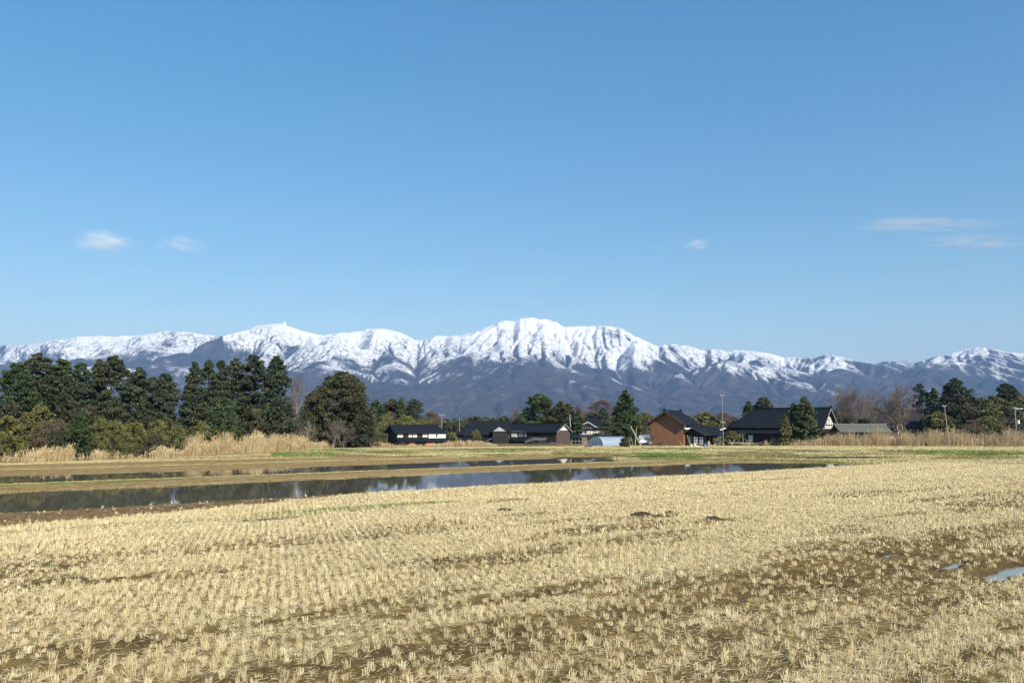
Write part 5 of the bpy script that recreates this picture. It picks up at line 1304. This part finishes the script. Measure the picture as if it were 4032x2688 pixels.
# ------------------------------------------------------------------ mountains
SKY = [(-500, 1395), (0, 1361), (28, 1354), (75, 1357), (112, 1347), (154, 1347), (187, 1339), (262, 1333), (304, 1321), (355, 1322), (397, 1319), (444, 1323), (491, 1317), (547, 1319), (599, 1310), (645, 1299), (683, 1301), (725, 1303), (786, 1312), (856, 1321), (912, 1312), (959, 1298), (1029, 1275), (1060, 1272), (1102, 1270), (1145, 1283), (1179, 1296), (1230, 1311), (1255, 1317), (1289, 1315), (1332, 1307), (1383, 1305), (1425, 1298), (1463, 1290), (1510, 1290), (1553, 1299), (1595, 1315), (1629, 1334), (1646, 1338), (1680, 1332), (1714, 1320), (1757, 1321), (1808, 1319), (1885, 1300), (1928, 1279), (1987, 1260), (2021, 1262), (2055, 1251), (2089, 1246), (2123, 1253), (2153, 1252), (2191, 1266), (2219, 1283), (2259, 1283), (2310, 1280), (2378, 1279), (2412, 1283), (2442, 1284), (2463, 1300), (2502, 1321), (2548, 1342), (2591, 1361), (2617, 1352), (2659, 1352), (2706, 1359), (2748, 1371), (2772, 1376), (2796, 1371), (2836, 1374), (2861, 1381), (2890, 1375), (2924, 1375), (2979, 1381), (3029, 1387), (3084, 1404), (3126, 1404), (3156, 1407), (3206, 1405), (3244, 1395), (3294, 1396), (3347, 1415), (3393, 1424), (3442, 1432), (3477, 1421), (3557, 1418), (3595, 1428), (3638, 1415), (3691, 1398), (3768, 1382), (3814, 1369), (3860, 1364), (3905, 1369), (3944, 1378), (4032, 1390), (4560, 1420)]
RIDGES = [  # crest polyline (px,py), depth at crest (m), reach in front (m), behind (m)
    (SKY, 10600, 5200, 5000),
    ([(100, 1640), (262, 1410), (400, 1362), (552, 1317), (640, 1345), (760, 1400), (900, 1460), (1000, 1640)], 10000, 3800, 2400),
    ([(560, 1640), (640, 1420), (760, 1370), (860, 1340), (960, 1325), (1010, 1335), (1100, 1380), (1200, 1430), (1300, 1600)], 9900, 3600, 2400),
    ([(1000, 1640), (1100, 1400), (1180, 1345), (1255, 1334), (1361, 1330), (1468, 1345), (1510, 1368), (1595, 1421), (1680, 1480), (1780, 1640)], 9700, 3600, 2200),
    ([(1560, 1640), (1608, 1410), (1680, 1378), (1787, 1368), (1860, 1350), (1930, 1400), (2000, 1470), (2060, 1640)], 9900, 3500, 2400),
    ([(1780, 1640), (1880, 1440), (1960, 1395), (2040, 1345), (2078, 1322), (2112, 1309), (2160, 1340), (2251, 1404), (2330, 1450), (2400, 1640)], 9800, 3300, 2000),
    ([(2260, 1640), (2340, 1480), (2416, 1420), (2440, 1370), (2495, 1325), (2540, 1360), (2600, 1400), (2680, 1440), (2800, 1640)], 9900, 3300, 2000),
    ([(1250, 1640), (1440, 1560), (1540, 1528), (1638, 1490), (1744, 1454), (1850, 1440), (1990, 1434), (2100, 1441), (2230, 1458), (2400, 1495), (2520, 1530), (2700, 1640)], 8300, 2900, 2400),
    ([(2350, 1640), (2500, 1530), (2600, 1482), (2700, 1445), (2790, 1412), (2861, 1392), (2958, 1412), (3060, 1440), (3160, 1452), (3260, 1475), (3400, 1640)], 8900, 3300, 2400),
    ([(2900, 1660), (3050, 1540), (3232, 1455), (3328, 1466), (3423, 1478), (3480, 1482), (3576, 1443), (3640, 1425), (3760, 1412), (3850, 1440), (3960, 1470), (4200, 1500), (4560, 1560)], 8900, 3200, 2400),
    ([(2500, 1660), (2700, 1590), (2850, 1560), (3000, 1545), (3200, 1560), (3400, 1540), (3600, 1530), (3800, 1545), (4100, 1520), (4560, 1560)], 7500, 2300, 2000),
    ([(-500, 1480), (0, 1420), (120, 1432), (300, 1440), (520, 1430), (700, 1428), (860, 1450), (1100, 1440), (1250, 1470), (1400, 1500), (1560, 1600), (1700, 1650)], 8300, 2800, 2200),
    ([(-500, 1640), (300, 1560), (800, 1540), (1150, 1555), (1500, 1570), (1900, 1590), (2300, 1580), (2600, 1620), (2900, 1660)], 7000, 1800, 1800),
]
pxs = np.arange(-500, 4561, 3.6); deps = np.concatenate([np.arange(5300, 11200, 22.0), np.arange(11200, 13500, 140.0)])
PXg, Dg = np.meshgrid(pxs, deps)
xr_ = (PXg - 2016) / F_PX / CP
MX = xr_ * Dg; MY = Dg
K = 1 / 22.0
def base_height(BX, BY):
    px_ = BX / BY * CP * F_PX + 2016
    acc = np.zeros_like(BX)
    wx = (fbm(BX / 1400, BY / 1400, 700, 3) - .5) * 900; wy = (fbm(BX / 1400, BY / 1400, 720, 3) - .5) * 900
    for ri, (poly, dc, lf, lbk) in enumerate(RIDGES):
        P = np.array(poly, float)
        py = np.interp(px_, P[:, 0], P[:, 1], left=1690, right=1690)
        dcr = dc + (fbm(px_ / 260.0, px_ * 0 + ri, 730 + ri, 2) - .5) * (700 if ri else 500)
        yy = (1344 - py) / F_PX; hc = np.maximum((SP + yy * CP) / (CP - yy * SP), 0) * dcr
        t = (dcr - BY)
        tf = np.clip(t / lf, 0, 1); tb = np.clip(-t / lbk, 0, 1)
        prof = np.where(t > 0, (1 - tf) ** 1.15, (1 - tb) ** 1.2)
        sp_ = ridged((BX + wx * (.3 + tf)) / 1150, (BY + wy) / 1900, 740 + ri * 3, 3, .5)
        env = np.where(t > 0, np.sin(np.clip(tf * 1.25, 0, 1) * PI) ** .7, 0)
        acc += np.exp(np.clip(hc * prof * (1 - env * .42 * (1 - sp_)) * K, -20, 80))
    la = np.log(acc) / K
    return la - math.log(len(RIDGES)) / K * np.exp(-la / 80)
# carve branching valleys with a small stream-power erosion on a regular grid
CELL = 27.0
gx = np.arange(-9700, 9701, CELL); gy = np.arange(5000, 13100, CELL)
EX, EY = np.meshgrid(gx, gy)
E_ = base_height(EX, EY)
E_ = E_ + (fbm(EX / 240, EY / 240, 800, 5, .55) - .5) * 66 * sstep(30, 350, E_) + (fbm(EX / 60, EY / 60, 805, 2) - .5) * 8
E_ = E_ + ((fbm(EX / 950 + .3 * fbm(EX / 500, EY / 500, 821, 2), EY / 800, 820, 3) - .5) * 330 + (ridged(EX / 1300 + EY / 2300, EY / 1700 - EX / 2600, 830, 2) - .5) * 170) * sstep(520, 1150, E_)
ny_, nx_ = E_.shape; n_ = nx_ * ny_
h_ = E_.ravel().copy(); ids = np.arange(n_).reshape(ny_, nx_)
nbr = []
for dy in (-1, 0, 1):
    for dx in (-1, 0, 1):
        if dx or dy: nbr.append((dy, dx, math.hypot(dx, dy) * CELL))
def shift_(a, dy, dx, fill):
    o_ = np.full_like(a, fill)
    ys, yd = (slice(max(dy, 0), ny_ + min(dy, 0)), slice(max(-dy, 0), ny_ + min(-dy, 0)))
    xs, xd = (slice(max(dx, 0), nx_ + min(dx, 0)), slice(max(-dx, 0), nx_ + min(-dx, 0)))
    o_[yd, xd] = a[ys, xs]; return o_
edge = np.zeros((ny_, nx_), bool); edge[0] = edge[-1] = True; edge[:, 0] = edge[:, -1] = True
for it in range(26):
    hg = h_.reshape(ny_, nx_)
    best = np.zeros_like(hg); rec = ids.copy(); mn = np.full_like(hg, 1e9)
    for dy, dx, dl in nbr:
        hn = shift_(hg, dy, dx, 1e9); sl_ = (hg - hn) / dl; mn = np.minimum(mn, hn)
        b__ = sl_ > best; best = np.where(b__, sl_, best); rec = np.where(b__, shift_(ids, dy, dx, 0), rec)
    pit = (rec == ids) & ~edge
    if it < 24:
        hg = np.where(pit, mn + .5, hg); h_ = hg.ravel().copy()
    rec = np.where(edge, ids, rec)
    rl = rec.ravel().tolist(); order = np.argsort(h_, kind='stable').tolist()
    Al = [1.0] * n_
    for i_ in reversed(order):
        q_ = rl[i_]
        if q_ != i_: Al[q_] += Al[i_]
    A_ = np.array(Al)
    Fk = (.036 * np.minimum(A_, 900) ** .52).tolist(); hl_ = h_.tolist()
    for i_ in order:
        q_ = rl[i_]
        if q_ != i_:
            f_ = Fk[i_]; v_ = hl_[q_]
            if v_ < hl_[i_]: hl_[i_] = (hl_[i_] + f_ * v_) / (1 + f_)
    h_ = np.array(hl_)
    if it % 4 == 3:
        hg = h_.reshape(ny_, nx_); lap = (shift_(hg, 0, 1, 0) + shift_(hg, 0, -1, 0) + shift_(hg, 1, 0, 0) + shift_(hg, -1, 0, 0)) / 4 - hg
        lap[edge] = 0; h_ = (hg + .26 * lap).ravel()
ER = h_.reshape(ny_, nx_); AR = np.log10(A_).reshape(ny_, nx_)
def bil(G_, X_, Y_):
    fx = np.clip((X_ - gx[0]) / CELL, 0, nx_ - 1.001); fy = np.clip((Y_ - gy[0]) / CELL, 0, ny_ - 1.001)
    ix = fx.astype(int); iy = fy.astype(int); fx -= ix; fy -= iy
    return (G_[iy, ix] * (1 - fx) + G_[iy, ix + 1] * fx) * (1 - fy) + (G_[iy + 1, ix] * (1 - fx) + G_[iy + 1, ix + 1] * fx) * fy
H = bil(ER, MX, MY)
flow = bil(AR, MX, MY)
tgt_y = (1344 - np.interp(pxs, [p[0] for p in SKY], [p[1] for p in SKY])) / F_PX
tgt = (SP + tgt_y * CP) / (CP - tgt_y * SP)
cur = (H / Dg).max(0)
# small raggedness of the skyline from trees
def gsm(a, k):
    x_ = np.arange(-3 * k, 3 * k + 1); w__ = np.exp(-(x_ / k) ** 2 / 2); w__ /= w__.sum()
    return np.convolve(np.pad(a, 3 * k, mode='edge'), w__, 'valid')
print('ratio', (tgt / cur).min(), (tgt / cur).max())
H = H * gsm(tgt / cur, 26)[None, :]
for it in range(3):
    ang = H / Dg; ic = ang.argmax(0); cur = ang.max(0); dcst = gsm(deps[ic], 6)
    rt = tgt / cur
    wgt = np.exp(-((Dg - dcst[None, :]) / 900.0) ** 2)
    H = H * (1 + (rt[None, :] - 1) * wgt)
ang = H / Dg; lim = tgt[None, :]
H = np.where(ang > lim * .97, Dg * (lim * (.97 + .03 * np.tanh((ang / lim - .97) / .03))), H)
H = H * (1 + .012 * (vn(MX / 60, MY / 60, 5) - .5) * sstep(200, 600, H))
H = np.where(Dg < 5600, H * sstep(5300, 5600, Dg), H)
MZ = H + CAM_H * sstep(100, 400, H) - 1.0
gy_, gx_ = np.gradient(MZ); slope = np.hypot(gx_ / np.maximum(np.gradient(MX, axis=1), 1), gy_ / np.gradient(MY, axis=0))
bias = np.interp(PXg, [-500, 0, 900, 1300, 2600, 2900, 3300, 3600, 4560], [60, 60, 10, 0, 20, 100, 60, 120, 130])
concav = fbm(MX / 300, MY / 500, 850, 4)
snow = (MZ - bias - 395) / 660 + (concav - .5) * 1.2 + (fbm(MX / 900, MY / 900, 860, 3) - .5) * np.interp(PXg, [0, 1000, 1400], [2.0, 1.3, .8])
snow = snow - sstep(.75, 1.2, slope) * .25
# shade put into the snow mask: whiteness cut on steep left-facing banks
lf_ = gx_ / np.maximum(np.gradient(MX, axis=1), 1)
snow = snow - sstep(.05, .6, lf_) * .40 - sstep(1.2, 2.6, flow) * .22
nr, na = MX.shape; idx = np.arange(nr * na).reshape(nr, na)
q = np.stack([idx[:-1, :-1], idx[:-1, 1:], idx[1:, 1:], idx[1:, :-1]], -1).reshape(-1, 4)
m, nt, b = nmat('mountain'); L = nt.links.new
a1 = N(nt, 'ShaderNodeAttribute', attribute_name='snow'); geo = N(nt, 'ShaderNodeNewGeometry')
def noise(scale, detail=5.0, rough=.6, stretch=(1, 1, 1)):
    mp = N(nt, 'ShaderNodeMapping'); mp.inputs['Scale'].default_value = stretch
    L(geo.outputs['Position'], mp.inputs['Vector'])
    n_ = N(nt, 'ShaderNodeTexNoise', i_Scale=scale, i_Detail=detail, i_Roughness=rough); L(mp.outputs['Vector'], n_.inputs['Vector']); return n_
def math_(op, a, b_=None, c=None):
    n_ = N(nt, 'ShaderNodeMath', operation=op)
    for i, v_ in enumerate((a, b_, c)):
        if v_ is None: continue
        if isinstance(v_, (int, float)): n_.inputs[i].default_value = v_
        else: L(v_, n_.inputs[i])
    return n_.outputs[0]
def rng_(v_, a, b_, c=0.0, d=1.0):
    n_ = N(nt, 'ShaderNodeMapRange', interpolation_type='SMOOTHSTEP'); L(v_, n_.inputs['Value'])
    for k_, x in zip(('From Min', 'From Max', 'To Min', 'To Max'), (a, b_, c, d)): n_.inputs[k_].default_value = x
    return n_.outputs['Result']
nf = noise(1 / 45., 4, .7); nm = noise(1 / 170., 4, .65, (1, .6, 1)); nl = noise(1 / 800., 3)
sv_ = math_('ADD', a1.outputs['Fac'], math_('MULTIPLY', math_('SUBTRACT', nm.outputs['Fac'], .5), 1.1))
sv_ = math_('ADD', sv_, math_('MULTIPLY', math_('SUBTRACT', nf.outputs['Fac'], .5), 1.25))
smask = rng_(sv_, .10, .50)
# bare trees poking through the snow
trees_ = math_('MULTIPLY', rng_(nf.outputs['Fac'], .46, .60), rng_(a1.outputs['Fac'], 1.35, .45))
smask = math_('MULTIPLY', smask, math_('SUBTRACT', 1.0, math_('MULTIPLY', trees_, .80)))
cr = N(nt, 'ShaderNodeValToRGB'); L(nm.outputs['Fac'], cr.inputs['Fac'])
cr.color_ramp.elements[0].position = .35; cr.color_ramp.elements[1].position = .65
cr.color_ramp.elements[0].color = (.026, .031, .036, 1); cr.color_ramp.elements[1].color = (.088, .074, .074, 1)
mg = N(nt, 'ShaderNodeMix', data_type='RGBA'); L(rng_(nl.outputs['Fac'], .52, .60), mg.inputs['Factor']); L(cr.outputs['Color'], mg.inputs['A']); mg.inputs['B'].default_value = (.028, .040, .036, 1)
mf = N(nt, 'ShaderNodeMix', data_type='RGBA'); mf.inputs['Factor'].default_value = .5
L(cr.outputs['Color'], mf.inputs['A']); L(mg.outputs['Result'], mf.inputs['B'])
ms = N(nt, 'ShaderNodeMix', data_type='RGBA'); L(smask, ms.inputs['Factor']); L(mf.outputs['Result'], ms.inputs['A']); ms.inputs['B'].default_value = (.80, .79, .78, 1)
L(ms.outputs['Result'], b.inputs['Base Color']); b.inputs['Roughness'].default_value = .9; b.inputs['Specular IOR Level'].default_value = .1
bp = N(nt, 'ShaderNodeBump', i_Strength=.9, i_Distance=26.0); L(nf.outputs['Fac'], bp.inputs['Height']); L(bp.outputs['Normal'], b.inputs['Normal'])
mo = link('mountains', np_mesh('mountains', np.stack([MX, MY, MZ], -1).reshape(-1, 3), q, True, {'snow': ('FLOAT', snow)}), m)
tag(mo, 'long range of snow capped mountains with dark forested lower slopes', 'mountains', kind='structure')
def crest(px):
    j = int(np.argmin(np.abs(pxs - px))); i = int(np.argmax(MZ[:, j] / Dg[:, j])); return MX[i, j], MY[i, j], MZ[i, j]
cx, cy, cz = crest(1119)
o = empty('radar_tower', (cx, cy, cz - 12), 0, label='tiny white radar tower on the left snowy summit', cat='tower')
s = cy / F_PX
MB().box(-5.0 * s, 5.0 * s, -4 * s, 4 * s, 0, 12 * s + 12).build('tower_block', M['whitepaint'], o)
MB().box(-5.6 * s, 5.6 * s, -4.6 * s, 4.6 * s, 12 * s + 12.1, 14 * s + 12).build('top_deck', M['plastergrey'], o)
for i, px in enumerate((1466, 1478, 1492)):
    cx, cy, cz = crest(px)
    o = MB().bar((0, 0, -10), (0, 0, (14, 18, 12)[i]), 2.2, 1.2, 6).box(-5, 5, -2, 2, 5, 8).build('relay_mast', M['steel']); o.location = (cx, cy, cz)
    tag(o, 'tiny relay mast among three on the middle snowy summit', 'mast', group='masts on the middle summit')

# ------------------------------------------------------------------ haze
m, nt, _b = nmat('haze_air'); nt.nodes.remove(_b)
pv = nt.nodes.new('ShaderNodeVolumePrincipled'); pv.inputs['Color'].default_value = (.38, .60, 1.0, 1); pv.inputs['Density'].default_value = 4.7e-5
pv.inputs['Anisotropy'].default_value = 0.0
nt.links.new(pv.outputs['Volume'], nt.nodes['Material Output'].inputs['Volume'])
hz = MB().box(-17500, 17500, -17500, 17500, -3.0, 1620).build('haze', m)
tag(hz, 'thin bluish air that fades the mountains', 'haze', kind='stuff')

# ------------------------------------------------------------------ clouds
def cloud(px, py, wpx, hpx, dens, seed, label, tilt=0.0):
    D = 21000.0; x, y, z = [float(v_) for v_ in at(px, py, D)]
    s = D / F_PX
    m, nt, _b = nmat('cloud_vapour'); nt.nodes.remove(_b); L = nt.links.new
    pv = nt.nodes.new('ShaderNodeVolumePrincipled'); pv.inputs['Color'].default_value = (1, .98, .97, 1); pv.inputs['Anisotropy'].default_value = -.4
    tc = nt.nodes.new('ShaderNodeTexCoord')
    ln = nt.nodes.new('ShaderNodeVectorMath'); ln.operation = 'LENGTH'; L(tc.outputs['Object'], ln.inputs[0])
    mp = nt.nodes.new('ShaderNodeMapping'); mp.inputs['Scale'].default_value = (1.1, .5, 1.3); mp.inputs['Location'].default_value = (seed * 3.1, 0, seed)
    mp.inputs['Rotation'].default_value = (0, tilt, 0)
    no = nt.nodes.new('ShaderNodeTexNoise'); no.inputs['Scale'].default_value = 1.5; no.inputs['Detail'].default_value = 5.0; no.inputs['Distortion'].default_value = .9
    L(tc.outputs['Object'], mp.inputs['Vector']); L(mp.outputs['Vector'], no.inputs['Vector'])
    a = nt.nodes.new('ShaderNodeMapRange'); a.interpolation_type = 'SMOOTHSTEP'; L(ln.outputs['Value'], a.inputs['Value'])
    a.inputs['From Min'].default_value = 1.0; a.inputs['From Max'].default_value = .15
    b_ = nt.nodes.new('ShaderNodeMapRange'); b_.interpolation_type = 'SMOOTHSTEP'; L(no.outputs['Fac'], b_.inputs['Value'])
    b_.inputs['From Min'].default_value = .40; b_.inputs['From Max'].default_value = .72
    mu = nt.nodes.new('ShaderNodeMath'); mu.operation = 'MULTIPLY'; L(a.outputs['Result'], mu.inputs[0]); L(b_.outputs['Result'], mu.inputs[1])
    m2 = nt.nodes.new('ShaderNodeMath'); m2.operation = 'MULTIPLY'; L(mu.outputs[0], m2.inputs[0]); m2.inputs[1].default_value = dens
    L(m2.outputs[0], pv.inputs['Density']); L(pv.outputs['Volume'], nt.nodes['Material Output'].inputs['Volume'])
    th_, ph = np.meshgrid(np.linspace(0, 2 * PI, 33)[:-1], np.linspace(0.001, PI - .001, 17))
    V = np.stack([np.cos(th_) * np.sin(ph), np.sin(th_) * np.sin(ph), np.cos(ph)], -1).reshape(-1, 3)
    id_ = np.arange(17 * 32).reshape(17, 32)
    Fq = np.stack([id_[:-1], id_[1:], np.roll(id_, -1, 1)[1:], np.roll(id_, -1, 1)[:-1]], -1).reshape(-1, 4)
    o = link('cloud', np_mesh('cloud', V, Fq, True), m)
    o.location = (x, y, z); o.scale = (wpx * s / 2, 700, hpx * s / 2)
    tag(o, label, 'cloud', group='small wispy clouds')
cloud(415, 955, 300, 120, 1.9e-3, 1, 'left wispy cloud high above the grove, brightest of all')
cloud(715, 965, 260, 80, 1.3e-3, 5, 'faint cloud wisp just right of the brightest left cloud', .15)
cloud(2745, 965, 140, 46, 2.6e-3, 8, 'tiniest cloud, alone above the right half of the mountains', .3)
cloud(3650, 885, 760, 66, 2.6e-3, 11, 'long thin cloud band at the upper right', -.05)
cloud(3850, 950, 560, 76, 2.2e-3, 14, 'soft cloud below the long thin band at the right edge')
